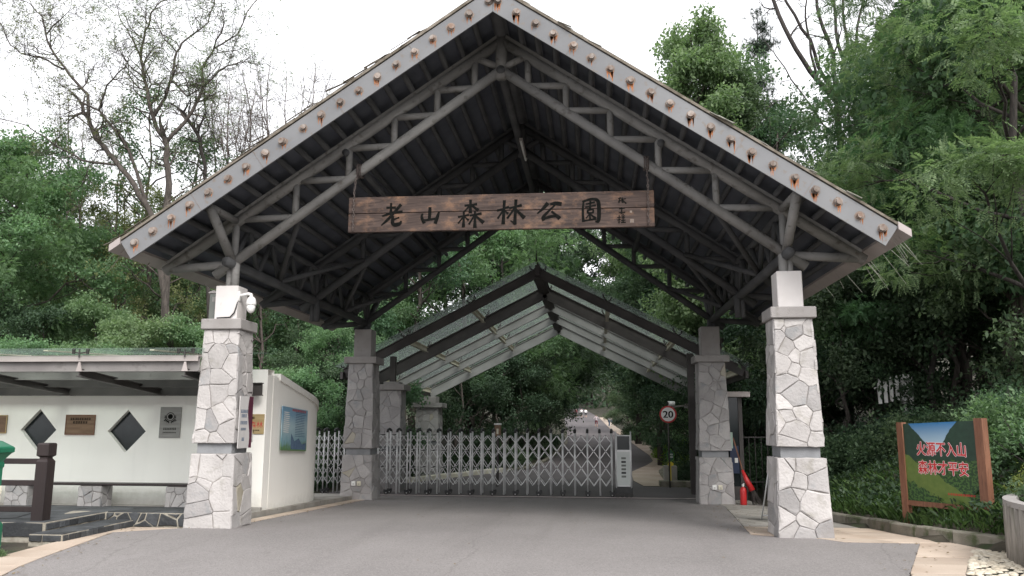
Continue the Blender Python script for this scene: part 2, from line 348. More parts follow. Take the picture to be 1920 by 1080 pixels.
# burnt pine board: dark brown, scorched orange patches, long grain
def burnt_wood():
    m, t, p, N, L = nodes('scorched_board')
    tc = N('ShaderNodeTexCoord'); mp = N('ShaderNodeMapping'); mp.inputs['Scale'].default_value = (.9, 3, 9); L(tc.outputs['Object'], mp.inputs[0])
    g = N('ShaderNodeTexNoise'); g.inputs['Scale'].default_value = 2.2; g.inputs['Detail'].default_value = 9; g.inputs['Distortion'].default_value = .8; L(mp.outputs[0], g.inputs['Vector'])
    r1 = N('ShaderNodeValToRGB'); e = r1.color_ramp.elements; e[0].position = .32; e[0].color = (.04,.029,.026,1); e[1].position = .74; e[1].color = (.108,.077,.066,1); L(g.outputs[0], r1.inputs[0])
    b = N('ShaderNodeTexNoise'); b.inputs['Scale'].default_value = 3.4; b.inputs['Detail'].default_value = 12; b.inputs['Roughness'].default_value = .72; mp2 = N('ShaderNodeMapping'); mp2.inputs['Scale'].default_value = (1, 1, 1.7); L(tc.outputs['Object'], mp2.inputs[0]); L(mp2.outputs[0], b.inputs['Vector'])
    r2 = N('ShaderNodeValToRGB'); e = r2.color_ramp.elements; e[0].position = .5; e[1].position = .8; L(b.outputs[0], r2.inputs[0])
    q = N('ShaderNodeMix'); q.data_type = 'RGBA'; L(r2.outputs[0], q.inputs[0]); L(r1.outputs[0], q.inputs[6]); q.inputs[7].default_value = (.27,.155,.095,1)
    L(q.outputs[2], p.inputs['Base Color']); p.inputs['Roughness'].default_value = .75; p.inputs['Specular IOR Level'].default_value = .2
    bp = N('ShaderNodeBump'); bp.inputs['Strength'].default_value = .5; bp.inputs['Distance'].default_value = .01; L(g.outputs[0], bp.inputs['Height']); L(bp.outputs[0], p.inputs['Normal'])
    return m
MT['sign_wood'] = burnt_wood()

# ------------------------------------------------------------------ polygon tools
def clip(poly, n, d):
    """keep the part of a 2D polygon where p.n <= d"""
    out = []
    for i in range(len(poly)):
        a, b = poly[i], poly[(i + 1) % len(poly)]
        da = a[0]*n[0] + a[1]*n[1] - d; db = b[0]*n[0] + b[1]*n[1] - d
        if da <= 0: out.append(a)
        if (da < 0 < db) or (db < 0 < da):
            t = da / (da - db); out.append((a[0] + t*(b[0]-a[0]), a[1] + t*(b[1]-a[1])))
    return out
def voronoi(w, h, n, rng, ax=1., grade=0., vary=.55):
    """n irregular convex cells filling a w x h rectangle; ax < 1 makes them tall, grade > 0 coarser at the bottom"""
    pts = []; tries = 0; dmin = .78 * math.sqrt(w * h / n)
    while len(pts) < n and tries < 9000:
        tries += 1
        if tries % 400 == 0: dmin *= .93
        p = (rng.uniform(0, w), rng.uniform(0, h)); k = rng.uniform(.65, 1.25) * (1 + grade * (.5 - p[1] / h))
        if all(math.hypot((p[0]-q[0]) / ax, (p[1]-q[1])) > dmin * k for q in pts): pts.append(p)
    cells = []; d2 = w * h / n; wt_ = [rng.uniform(-.5, .5) * d2 * vary for _ in pts]
    for i, p in enumerate(pts):
        c = [(0, 0), (w, 0), (w, h), (0, h)]
        for j, q in enumerate(pts):
            if i == j: continue
            nx, ny = q[0]-p[0], q[1]-p[1]
            # unequal weights so that joints do not fall half way everywhere
            c = clip(c, (nx, ny), (q[0]**2 + q[1]**2 - p[0]**2 - p[1]**2 + wt_[i] - wt_[j]) / 2)
            if len(c) < 3: break
        if len(c) >= 3: cells.append(c)
    return cells
def inset(poly, g):
    """convex polygon shrunk by g"""
    out = list(poly)
    n = len(poly); A = sum(poly[i][0]*poly[(i+1)%n][1] - poly[(i+1)%n][0]*poly[i][1] for i in range(n))
    s = 1 if A > 0 else -1
    for i in range(n):
        a, b = poly[i], poly[(i+1) % n]; ex, ey = b[0]-a[0], b[1]-a[1]; l = math.hypot(ex, ey)
        if l < 1e-6: continue
        nx, ny = s*ey/l, -s*ex/l
        out = clip(out, (nx, ny), a[0]*nx + a[1]*ny - g)
        if len(out) < 3: return []
    # drop near-duplicate corners
    res = []
    for p in out:
        if not res or math.hypot(p[0]-res[-1][0], p[1]-res[-1][1]) > .008: res.append(p)
    return res if len(res) >= 3 else []
def slab(mb, poly, f, d0, d1, bev=.006, rng=None, rough=0.):
    """stone of polygon poly on a surface; f(u, v, depth) -> 3D point"""
    p2 = inset(poly, bev)
    if len(poly) < 3: return False
    if len(p2) != len(poly):
        c = (sum(p[0] for p in poly)/len(poly), sum(p[1] for p in poly)/len(poly))
        p2 = [(c[0] + (p[0]-c[0])*.9, c[1] + (p[1]-c[1])*.9) for p in poly]
    n = len(poly); j = lambda: rng.uniform(-rough, rough) if rng else 0
    vs = [f(u, v, d0) for u, v in poly] + [f(u, v, d1 - bev*.7 + j()*.5) for u, v in poly] + [f(u, v, d1 + j()) for u, v in p2]
    fs = [tuple(range(2*n, 3*n))]
    for i in range(n):
        k = (i+1) % n; fs += [(i, k, n+k, n+i), (n+i, n+k, 2*n+k, 2*n+i)]
    mb.add(vs, fs); return True
def wobble(poly, rng, a):
    """split long edges and shift the corners a little: broken stone edges"""
    out = []
    for i in range(len(poly)):
        p, q = poly[i], poly[(i+1) % len(poly)]; out.append(p); l = math.hypot(q[0]-p[0], q[1]-p[1])
        if l > .14:
            t = rng.uniform(.35, .65); nx, ny = -(q[1]-p[1])/l, (q[0]-p[0])/l; k = rng.uniform(-a, a)
            out.append((p[0]+(q[0]-p[0])*t + nx*k, p[1]+(q[1]-p[1])*t + ny*k))
    return out
def text2d(body, size=1.):
    """glyph outlines of the built-in font as flat polygons: verts (n,2), faces; centred, height about size"""
    cu = bpy.data.curves.new('txt', 'FONT'); cu.body = body; cu.size = size; cu.resolution_u = 3; cu.align_x = 'CENTER'
    o = bpy.data.objects.new('txt', cu); COL.objects.link(o); bpy.context.view_layer.update()
    me = bpy.data.meshes.new_from_object(o.evaluated_get(bpy.context.evaluated_depsgraph_get()))
    v = [(a.co.x, a.co.y) for a in me.vertices]; f = [tuple(p.vertices) for p in me.polygons]
    bpy.data.objects.remove(o); bpy.data.curves.remove(cu); bpy.data.meshes.remove(me)
    if v:
        xs = [a[0] for a in v]; ys = [a[1] for a in v]; cx, cy = (min(xs)+max(xs))/2, (min(ys)+max(ys))/2
        v = [(a[0]-cx, a[1]-cy) for a in v]
    return v, f
def lettering(name, items, frame, m, parent, depth=.004):
    """items: (text, u, v, width, height) laid on a surface frame(u, v, d)"""
    mb = MB()
    for body, u, v, w, h in items:
        if body[0] == '#':      # print too small to read: one small mark for each character
            n = int(body[1:]); q = random.Random(n * 7 + int(u * 991)); cw = w / n
            for i in range(n):
                x0 = u - w/2 + cw*(i + .1); x1 = x0 + cw*.8
                for a, b in ((.0, .22), (.4, .6), (.8, 1.)): mb.add([frame(x0, v - h/2 + h*a, depth), frame(x1, v - h/2 + h*a, depth), frame(x1, v - h/2 + h*b, depth), frame(x0, v - h/2 + h*b, depth)], [(0,1,2,3)])
                xm = x0 + (x1-x0)*q.uniform(.2, .8); mb.add([frame(xm-cw*.09, v-h/2, depth+.0004), frame(xm+cw*.09, v-h/2, depth+.0004), frame(xm+cw*.09, v+h/2, depth+.0004), frame(xm-cw*.09, v+h/2, depth+.0004)], [(0,1,2,3)])
            continue
        vv, ff = text2d(body)
        if not vv: continue
        sx = w / (max(a[0] for a in vv)*2); sy = h / (max(a[1] for a in vv)*2)
        mb.add([frame(u + a[0]*sx, v + a[1]*sy, depth) for a in vv], ff)
    return obj(name, mb, m, parent)
# ------------------------------------------------------------------ ground
PY = [-60, -.5, 8.5, 16, 30, 50, 92, 142, 200, 320]; PZ = [0, 0, -.33, -.33, -.1, .28, 1.1, 2.75, 7, 26]
def base(y): return float(np.interp(y, PY, PZ))
def lin(tab): xs = [a[0] for a in tab]; ys = [a[1] for a in tab]; return lambda y: float(np.interp(y, xs, ys))
# road edges: forecourt and drive
fore_l = lin([(-40,4),(-14,-1.5),(-8,-3.6),(-4.35,-4.76),(-3.7,-5.0),(-2.2,-5.33),(-.95,-5.6),(-.5,-5.6),(-.45,-4.7),(.75,-4.25),(9.2,-4.25)])
fore_r = lin([(-40,1),(-14,3.2),(-6,4.2),(-3.27,4.82),(-.775,5.87),(-.765,4.87),(-.48,4.85),(-.13,3.75),(6.9,4.45),(9.2,4.4)])
drive_l = lin([(9.2,-6.2),(12,-5.6),(14,-4.6),(16,-3.9),(18,-2.9),(21,-1.2),(26,-.75),(32,-.5),(47,-.4),(70,-1.2),(92,-2),(115,-3),(142,-3.9),(175,-7.5)])
drive_r = lin([(9.2,4.4),(12,4.4),(13.4,4.3),(13.6,3.0),(16,2.8),(20,2.9),(24,3.75),(27,4.25),(32,4.4),(47,4.2),(70,3.8),(92,3.4),(115,3),(142,2.5),(175,-1)])
kerb_pts = [(5.45,7.2),(5.57,4.58),(5.68,2.4),(5.92,1.21),(6.03,.3),(6.19,-.47),(6.44,-.95),(6.72,-1.33)]
kerb_x = lin([(-14,3.7),(-6,4.75),(-3.2,5.42),(-1.5,6.22),(-1.33,6.72),(-.95,6.44),(-.47,6.19),(.3,6.03),(1.21,5.92),(2.4,5.68),(4.58,5.57),(7.2,5.45),(9.2,5.4)])
bank_x = lin([(-14,9),(-3,7.4),(-1.33,6.8),(-.95,6.52),(-.47,6.27),(.3,6.11),(1.21,6.0),(2.4,5.78),(4.58,5.67),(9,6.0),(13,5.6),(16,4.6),(24,5.6),(30,6.1),(47,5.6),(92,4.8),(142,4),(200,0)])
def ground_z(x, y):
    z = base(y)
    d = x - bank_x(y)
    if d > 0:
        k = .13 if y < 9 else .02
        z += k + min(d, 5) * (.36 if y < 14 else .16) + max(0, d - 5) * .24 + .1 * math.sin(x * 1.3 + y * .7) * min(1, d * .4)
    if y > 5:
        e = (drive_l(y) - 1.2 if y > 9.2 else -6.4) - x
        if e > 0: z += min(e, 6) * .05 + max(0, e - 6) * (.13 + .1 * min(1, max(0, y - 20) / 60)) + .08 * math.sin(x * 1.1 + y * .9) * min(1, e * .3)
    return z
def sheet(name, rows, dz, m, step=.5, nx=1):
    """strip of ground between left and right edges, following the fall of the land"""
    mb = MB(); ys = []
    for (a, b) in zip(rows[:-1], rows[1:]):
        k = max(1, int(math.ceil((b - a) / step))); ys += [a + (b - a) * i / k for i in range(k)]
    return ys + [rows[-1]]
def strip(name, ys, fl, fr, dz, m, nx=4):
    mb = MB(); vs = []; fs = []
    for y in ys:
        l, r_ = fl(y), fr(y)
        for i in range(nx + 1): vs.append((l + (r_ - l) * i / nx, y, base(y) + dz))
    for j in range(len(ys) - 1):
        for i in range(nx): a = j*(nx+1)+i; fs.append((a, a+1, a+nx+2, a+nx+1))
    mb.add(vs, fs); return obj(name, mb, m)
def steps(a, b, d): n = int(round((b - a) / d)); return [a + (b - a) * i / n for i in range(n + 1)]

# terrain: one sheet to the horizon, finer near the gate
gx = sorted(set([round(v, 3) for v in list(np.linspace(-420, -60, 13)) + list(np.linspace(-60, -14, 24)) + list(np.linspace(-14, 14, 71)) + list(np.linspace(14, 60, 24)) + list(np.linspace(60, 420, 13))]))
gy = sorted(set([round(v, 3) for v in list(np.linspace(-60, -8, 14)) + list(np.linspace(-8, 26, 86)) + list(np.linspace(26, 150, 63)) + list(np.linspace(150, 520, 25))]))
tv = []
for y in gy:
    for x in gx:
        z = ground_z(x, y)
        inside = (y < 9.3 and -9 < x < kerb_x(y) + .12) or (9 < y < 175 and drive_l(y) - .6 < x < drive_r(y) + 1.3)
        tv.append((x, y, z - (.06 if inside else 0)))
nxg = len(gx); tq = [(j*nxg+i, j*nxg+i+1, (j+1)*nxg+i+1, (j+1)*nxg+i) for j in range(len(gy)-1) for i in range(nxg-1)]
tag(npobj('ground', tv, tq, MT['soil'], base=(0, 0, 0), smooth=True), kind='structure')

ys = sorted(set(steps(-40, -8, 2) + [round(v, 3) for v in steps(-7.9, 9.2, .09)] + [-.775, -.765, -.48, -.45, -.13]))
_er = random.Random(8); _jl = {}
def frayed(f, y):
    if y not in _jl: _jl[y] = (_er.uniform(-.014, .014), _er.uniform(-.014, .014))
    return f(y) + _jl[y][0 if f is fore_l else 1]
tag(strip('forecourt_road', ys, lambda y: frayed(fore_l, y), lambda y: frayed(fore_r, y), .004, MT['asphalt'], 8), kind='structure')
ys = steps(9.2, 13.4, .5) + [13.6] + steps(14, 32, .5) + steps(34, 175, 3)
tag(strip('park_road', ys, drive_l, drive_r, .002, MT['road_far'], 6), kind='structure')
# steel rail strip across the road under the sliding gate
tag(obj('gate_rail', MB().box((-6.3, 9.42, base(9.5) + .004), (4.4, 9.47, base(9.5) + .018)), MT['steel_pale']), 'flat steel rail set across the road under the sliding gate', 'rail')

# right-hand pavement of pink granite slabs
rng = random.Random(5)
pav = tag(strip('pavement', steps(-14, -.775, .4) + [-.765] + steps(-.7, 9.2, .3), fore_r, kerb_x, -.012, MT['mortar'], 3), kind='structure')
rows = [-6.2, -5.55, -4.95, -4.35, -3.75, -3.15, -2.55, -1.98, -1.4, -.78, -.755, -.4, .2, .8, 1.4, 2.0, 2.6, 3.3, 4.0, 4.7, 5.4, 6.1, 6.8, 7.5, 8.3, 9.15]
for y0, y1 in zip(rows[:-1], rows[1:]):
    if y1 - y0 < .1: continue
    a, b = y0 + .004, y1 - .004
    l0, l1, r0_, r1_ = fore_r(a), fore_r(b), kerb_x(a), kerb_x(b)
    n = max(1, round(((r0_ - l0) + (r1_ - l1)) / 2 / .75))
    for i in range(n):
        q = [(l0 + (r0_-l0)*i/n, a), (l0 + (r0_-l0)*(i+1)/n, a), (l1 + (r1_-l1)*(i+1)/n, b), (l1 + (r1_-l1)*i/n, b)]
        q = inset(q, .003)
        if len(q) < 3: continue
        mb = MB(); e = rng.uniform(-.002, .002)
        slab(mb, q, lambda u, v, d: (u, v, base(v) + d), -.01, .012 + e, .004)
        obj('paving_slab', mb, MT['granite'] if y1 < 2 else MT['concrete'], pav)
# left border slabs: by the steps, then beyond the left pillar
def border(fl, fr, y0, y1, d, name, m, dz=.012):
    par = tag(strip(name, steps(y0, y1, .3), fl, fr, -.006, MT['mortar'], 1), kind='structure'); y = y0
    while y < y1 - .15:
        b = min(y1, y + d * rng.uniform(.85, 1.15))
        q = inset([(fl(y), y), (fr(y), y), (fr(b), b), (fl(b), b)], .004)
        if len(q) >= 3:
            mb = MB(); slab(mb, q, lambda u, v, dd: (u, v, base(v) + dd), -.01, dz, .004); obj('paving_slab', mb, m, par)
        y = b
border(lin([(-8,-4.3),(-4.35,-5.3),(-3.4,-5.62),(-2.3,-5.76),(-1.65,-5.74),(-.8,-5.74),(-.45,-5.62)]), fore_l, -7, -.46, .62, 'granite_border', MT['granite'])
border(lin([(-.8,-4.05),(-.4,-4.5),(8.2,-4.58)]), fore_l, -.78 + .33, 8.2, .8, 'granite_border_strip', MT['granite'])
# raised footway along the white side wall
fw = MB()
yy = steps(.5, 8.6, .4)
for a, b in zip(yy[:-1], yy[1:]):
    k = lambda y: min(.1, max(0.016, .1 - max(0, .9 - y) * .2))
    v = [(-6.6, a, base(a)-.05), (-4.59, a, base(a)-.05), (-4.59, b, base(b)-.05), (-6.6, b, base(b)-.05), (-6.6, a, base(a)+k(a)), (-4.59, a, base(a)+k(a)), (-4.59, b, base(b)+k(b)), (-6.6, b, base(b)+k(b))]
    fw.add(v, [(4,5,6,7), (1,2,6,5)])
fw.add([(-6.6, .5, -.1), (-4.59, .5, -.1), (-4.59, .5, base(.5)+.016), (-6.6, .5, base(.5)+.016)], [(0,1,2,3)])
tag(obj('footway', fw, MT['concrete']), kind='structure')
# pale pebbles under the log planter
tag(strip('pebble_bed', steps(-7, -1.36, .4), kerb_x, lin([(-7,6.2),(-3,6.4),(-1.36,6.72)]), -.01, MT['pale_mortar'], 2), kind='structure')
pv, pq = [], []
prs = np.random.RandomState(4)
for i in range(900):
    y = prs.uniform(-4.6, -1.42); x = prs.uniform(kerb_x(y) + .03, 6.72); r_ = prs.uniform(.018, .042)
    o = len(pv); ang = prs.uniform(0, 6.28); sx, sy, sz = r_*prs.uniform(1, 1.5), r_, r_*prs.uniform(.5, .8)
    for k in range(6): t = ang + k*math.pi/3; pv.append((x+sx*math.cos(t), y+sy*math.sin(t), base(y)+sz*.5))
    for k in range(6): t = ang + (k+.4)*math.pi/3; pv.append((x+sx*.62*math.cos(t), y+sy*.62*math.sin(t), base(y)+sz*1.25))
    for k in range(6): j = (k+1) % 6; pq.append((o+k, o+j, o+6+j, o+6+k))
    pq += [(o+6, o+7, o+8, o+9), (o+6, o+9, o+10, o+11)]
tag(npobj('pebbles', pv, pq, MT['pebble'], smooth=True), 'cream pebbles filling the bed beside the granite paving', 'pebbles', kind='stuff')

# kerbstones on the right, along the planted bank
def kerb_run(name, pts, w, h, L, m, label):
    par = None; segs = []
    P = [np.array(p, float) for p in pts]; s = [0]
    for a, b in zip(P[:-1], P[1:]): s.append(s[-1] + np.linalg.norm(b - a))
    f = lambda t: np.array([np.interp(t, s, [p[0] for p in P]), np.interp(t, s, [p[1] for p in P])])
    n = max(1, round(s[-1] / L)); root = thing(name, None, None, (P[0][0], P[0][1], base(P[0][1]))); del_keys = None
    root['kind'] = 'structure'
    for i in range(n):
        t0, t1 = s[-1]*i/n + .006, s[-1]*(i+1)/n - .006; a, b = f(t0), f(t1); d = (b-a)/np.linalg.norm(b-a); nn = np.array([-d[1], d[0]])
        e = rng.uniform(-.008, .008); za, zb = base(a[1]), base(b[1]); c = .02
        ring = lambda p, z: [(*p, z-.05), (*p, z+h-c+e), (*(p+nn*c), z+h+e), (*(p+nn*(w-c)), z+h+e), (*(p+nn*w), z+h-c+e), (*(p+nn*w), z-.05)]
        mb = MB(); mb.add(ring(a, za) + ring(b, zb), [(5,4,3,2,1,0), (6,7,8,9,10,11)] + [(k, (k+1) % 6, 6+(k+1) % 6, 6+k) for k in range(6)])
        obj('kerbstone', mb, m, root)
    return root
kerb_run('kerb', kerb_pts, .17, .17, .72, MT['mossy'], '')
# low pale kerbs along the park drive
kerb_run('drive_kerb', [(drive_l(y), y) for y in [12, 14, 16, 18, 19.5]], .22, .16, 1.1, MT['cream'], '')
kerb_run('drive_kerb', [(drive_l(y), y) for y in [19.5, 21, 26, 32, 47, 60]], .2, .1, 1.3, MT['mossy'], '')
kerb_run('drive_kerb', [(drive_r(y) + 1.05, y) for y in [60, 47, 32, 27, 24, 20, 16, 13.8]], .2, .12, 1.2, MT['mossy'], '')
dp = tag(strip('drive_footway', steps(13.6, 32, .6) + steps(34, 142, 4), drive_r, lambda y: drive_r(y) + 1.05, .02, MT['granite'], 1), kind='structure')
# ------------------------------------------------------------------ the entrance pavilion
S, BAY = 4.47, 8.1; TY = [0, 4.05, 8.1]; SL = .683
YF, YB = -1.2, 9.75
pavn = thing('entrance_pavilion', 'large open gatehouse with steep gabled roof on four stone pillars', 'gatehouse', (0, 0, 0))
# stone pillars
def pillar(parent, x, y, z0, zc, hb, ht, cw, bw, bz, faces, seed, n_front, stone='stone', groove=(1.12, 1.28), name='stone_pillar'):
    """z0 ground, zc top of the cap, hb / ht half widths at foot and under the cap; faces built stone by stone"""
    rng = random.Random(seed); ct = .17; H = zc - ct - z0
    hw = lambda z: hb + (ht - hb) * (z - z0) / H
    core = MB(); g0, g1 = z0 + groove[0], z0 + groove[1]
    def frust(za, zb, sh):
        a, b = hw(za) - sh, hw(zb) - sh
        core.add([(x-a,y-a,za),(x+a,y-a,za),(x+a,y+a,za),(x-a,y+a,za),(x-b,y-b,zb),(x+b,y-b,zb),(x+b,y+b,zb),(x-b,y+b,zb)],
                 [(3,2,1,0),(4,5,6,7),(0,1,5,4),(1,2,6,5),(2,3,7,6),(3,0,4,7)])
    frust(z0 - .1, g0, .015); frust(g1, zc - ct, .015)
    p = obj(name, core, MT['mortar'], parent)
    gb = MB(); a = hw(g0) - .065; gb.box((x-a, y-a, g0), (x+a, y+a, g1)); obj('recess_band', gb, MT['band'], p)
    fr = {'f': lambda u, z, d: (x + u, y - hw(z) - d, z), 'b': lambda u, z, d: (x - u, y + hw(z) + d, z),
          'l': lambda u, z, d: (x - hw(z) - d, y - u, z), 'r': lambda u, z, d: (x + hw(z) + d, y + u, z)}
    rest = MB()
    for k, f in fr.items():
        for (za, zb, share) in ((z0 - .02, g0, .36), (g1, zc - ct, .64)):
            W = 2 * hw((za + zb) / 2) + .02; n = max(5, int(n_front * share * (1 if k in 'fb' else .95)))
            for c in voronoi(W, zb - za, n, rng, rng.choice((.75, .95, 1.2)), .25, .75):
                c = inset(c, .004)
                if len(c) < 3: continue
                c = wobble(c, rng, .012)
                q = [((u - W/2 + (rng.uniform(-.012, .009) * (1 if u > W/2 else -1) if abs(u - W/2) > W/2 - .012 else 0)) * (2*hw(za + v)) / W, za + v) for u, v in c]
                d1 = rng.uniform(-.006, .016)
                ff = (lambda u, v, d, f=f: f(u, v, d))
                if k in faces:
                    mb = MB()
                    if slab(mb, q, ff, -.03, d1, .009, rng, .004):
                        t = rng.random(); obj('stone', mb, MT['stone_tan'] if t < .025 else MT['stone_grey'] if (t < .25 or stone == 'stone_grey') else MT[stone], p)
                else: slab(rest, q, ff, -.03, d1, .007, rng, .002)
    if rest.v: tag(obj('stone_cladding', rest, MT[stone], p), kind='stuff')
    cm = MB(); cm.bbox((x-cw, y-cw, zc-ct), (x+cw, y+cw, zc), .012); obj('cap', cm, MT['cap'], p)
    bm = MB(); bm.bbox((x-bw, y-bw, zc), (x+bw, y+bw, bz), .012); obj('block', bm, MT['block'] if stone == 'stone' else MT['cap'], p)
    return p
pillar(pavn, -S, 0, 0, 3.25, .385, .28, .335, .19, 3.81, 'fr', 11, 33)
pillar(pavn, S, 0, 0, 3.35, .385, .28, .335, .19, 3.92, 'fl', 23, 38)
pillar(pavn, -4.5, BAY, base(BAY), 3.29, .415, .315, .42, .23, 4.02, 'fr', 37, 44, 'stone_grey')
pillar(pavn, 4.4, BAY, base(BAY), 3.29, .415, .315, .42, .23, 4.02, 'f', 41, 44, 'stone_grey')

# roof: soffit, covering, fascia with bolts
Z0 = 8.26; XE = 5.78
def roof_z(x, z0): return z0 - SL * abs(x)
for s in (-1, 1):
    sf = MB(); k = 11
    sf.add([(0, YF+.03, Z0), (s*XE, YF+.03, roof_z(XE, Z0)), (s*XE, YB, roof_z(XE, Z0)), (0, YB, Z0), (0, YF+.03, Z0+.02), (s*XE, YF+.03, roof_z(XE, Z0)+.02), (s*XE, YB, roof_z(XE, Z0)+.02), (0, YB, Z0+.02)],
           [(0,1,2,3), (4,5,6,7), (0,1,5,4), (1,2,6,5), (2,3,7,6)])
    obj('soffit', sf, MT['soffit'], pavn)
    th = MB(); th.add([(0, YF-.02, Z0+.021), (s*(XE+.06), YF-.02, roof_z(XE+.06, Z0+.021)), (s*(XE+.06), YB+.1, roof_z(XE+.06, Z0+.021)), (0, YB+.1, Z0+.021),
                       (0, YF-.02, Z0+.075), (s*(XE+.06), YF-.02, roof_z(XE+.06, Z0+.06)), (s*(XE+.06), YB+.1, roof_z(XE+.06, Z0+.06)), (0, YB+.1, Z0+.075)],
           [(0,1,2,3), (4,5,6,7), (0,1,5,4), (1,2,6,5), (2,3,7,6)])
    obj('roof_covering', th, MT['thatch'], pavn)
    # loose strips of the covering along the rake and eave
    ls = MB()
    for i in range(150):
        t = rng.random(); x = t * XE; L = rng.uniform(.12, .5) * (1 if s < 0 else .55); zz = roof_z(x, Z0 + rng.uniform(.05, .13 if s < 0 else .075))
        a = np.array((s*x, YF - .03 + rng.uniform(0, .5), zz)); dr = np.array((s*1., rng.uniform(-.25, .1), -SL + rng.uniform(-.02, .13)))
        ls.beam(a, a + dr/np.linalg.norm(dr)*L, rng.uniform(.012, .05), .006)
    for i in range(15):
        y = rng.choice([-.9, -.75, -.2, .5, .6, 1.8, 3]) + rng.uniform(-.12, .12); x = XE - .1
        a = np.array((s*x, y, roof_z(x, Z0 + .06))); dr = np.array((s*rng.uniform(.5, 1), rng.uniform(-.3, .3), -rng.uniform(.7, 1.1)))
        ls.tube([a, a + dr*.25, a + dr*rng.uniform(.4, .62) + np.array((0, 0, -.06))], [.004, .0035, .002], 4)
    tag(obj('loose_strips', ls, MT['thatch'] if s < 0 else MT['reed'], pavn), kind='stuff')
    # fascia in one raking board, end cut square
    n = np.array((s*SL, 1)) / math.hypot(SL, 1)
    e0 = np.array((s*5.56, 4.07)); e1 = e0 + n * .325
    fa = MB(); fa.prism([(s*.002, YF, 7.868), (e0[0], YF, e0[1]), (e1[0], YF, e1[1]), (s*.002, YF, 7.868 + .394)], (0, .03, 0))
    fo = obj('fascia_board', fa, MT['fascia'], pavn)
    fj = MB()
    for t in (.2, .41, .63, .8):
        x = 5.6 * t; p0 = np.array((s*x, YF - .003, 7.868 - SL*x)); 
        fj.beam(p0 + np.array((0, 0, .004)), p0 + np.array((n[0], 0, n[1]))*.32, .004, .005, (0, 1, 0))
    obj('board_joint', fj, MT['rust_pale'], fo)
    # eave trim with pale end
    et = MB(); x0, x1 = s*5.68, s*5.87
    et.prism([(x0 + s*.06, YF-.03, roof_z(5.74, Z0-.04)), (x1 + s*.04, YF-.03, roof_z(5.91, Z0-.04)), (x1 + s*.04, YF-.03, roof_z(5.91, Z0-.04)+.11), (x0 + s*.06, YF-.03, roof_z(5.74, Z0-.04)+.11)], (0, YB-YF-.03, 0))
    obj('eave_trim', et, MT['steel_pale'], pavn)
    # poles under the soffit and the bolts that hold the fascia to them
    for i in range(20):
        x = 5.52 - i * .2868; zc_ = roof_z(x, 8.085)
        pm = MB(); zp = roof_z(x, 8.165); pm.tube([(s*x, YF+.035, zp), (s*x, YB-.05, zp)], .052, 8); obj('purlin_pole', pm, MT['pole_shaded'], pavn, True)
        bm = MB(); c = np.array((s*x + rng.uniform(-.012, .012), YF, zc_ + rng.uniform(-.012, .012))); tl = rng.uniform(-.01, .01); kr = rng.uniform(.82, 1.12)
        bm.tube([c + (0, .005, 0), c + (tl, -.016, 0)], .057*kr, 12)
        bm.tube([c + (tl, -.014, 0), c + (tl*2, -rng.uniform(.048, .07), 0)], [.047*kr, .043*kr], 10)
        obj('bolt', bm, MT['bolt'], fo)
        # rust stains of irregular outline below each bolt (darker on the right-hand slope)
        rs = MB(); am = rng.random()**.7 * (1.5 if s > 0 else .75)
        for q in range(int(2 + am*5)):
            xx = c[0] + rng.uniform(-.052, .052); z1 = c[2] - rng.uniform(.02, .05); L = rng.uniform(.04, .13) * (.6 + am); w = rng.uniform(.006, .017)*(.7+am*.6)
            zl = max(z1 - L, roof_z(xx, 7.872)+.004)
            if zl > z1 - .01: continue
            rs.add([(xx-w, YF-.002, z1), (xx+w, YF-.002, z1), (xx+w*.5, YF-.002, (z1+zl)/2), (xx, YF-.002, zl), (xx-w*.6, YF-.002, (z1+zl)/2)], [(0,1,2,3,4)])
        ring = [(c[0] + rng.uniform(.064, .088)*math.cos(t), YF-.0015, c[2] - .01 + rng.uniform(.064, .088)*math.sin(t)) for t in np.linspace(0, 6.28, 12)[:-1]]
        rs2 = MB(); rs2.add(ring, [tuple(range(11))])
        obj('rust_halo', rs2, MT['rust_pale'], fo)
        if rs.v: obj('rust_streak', rs, MT['rust'], fo)
# bolt at the very peak
bm = MB(); bm.tube([(0, YF+.005, 8.1), (0, YF-.06, 8.1)], .058, 10); obj('bolt', bm, MT['bolt'], pavn)

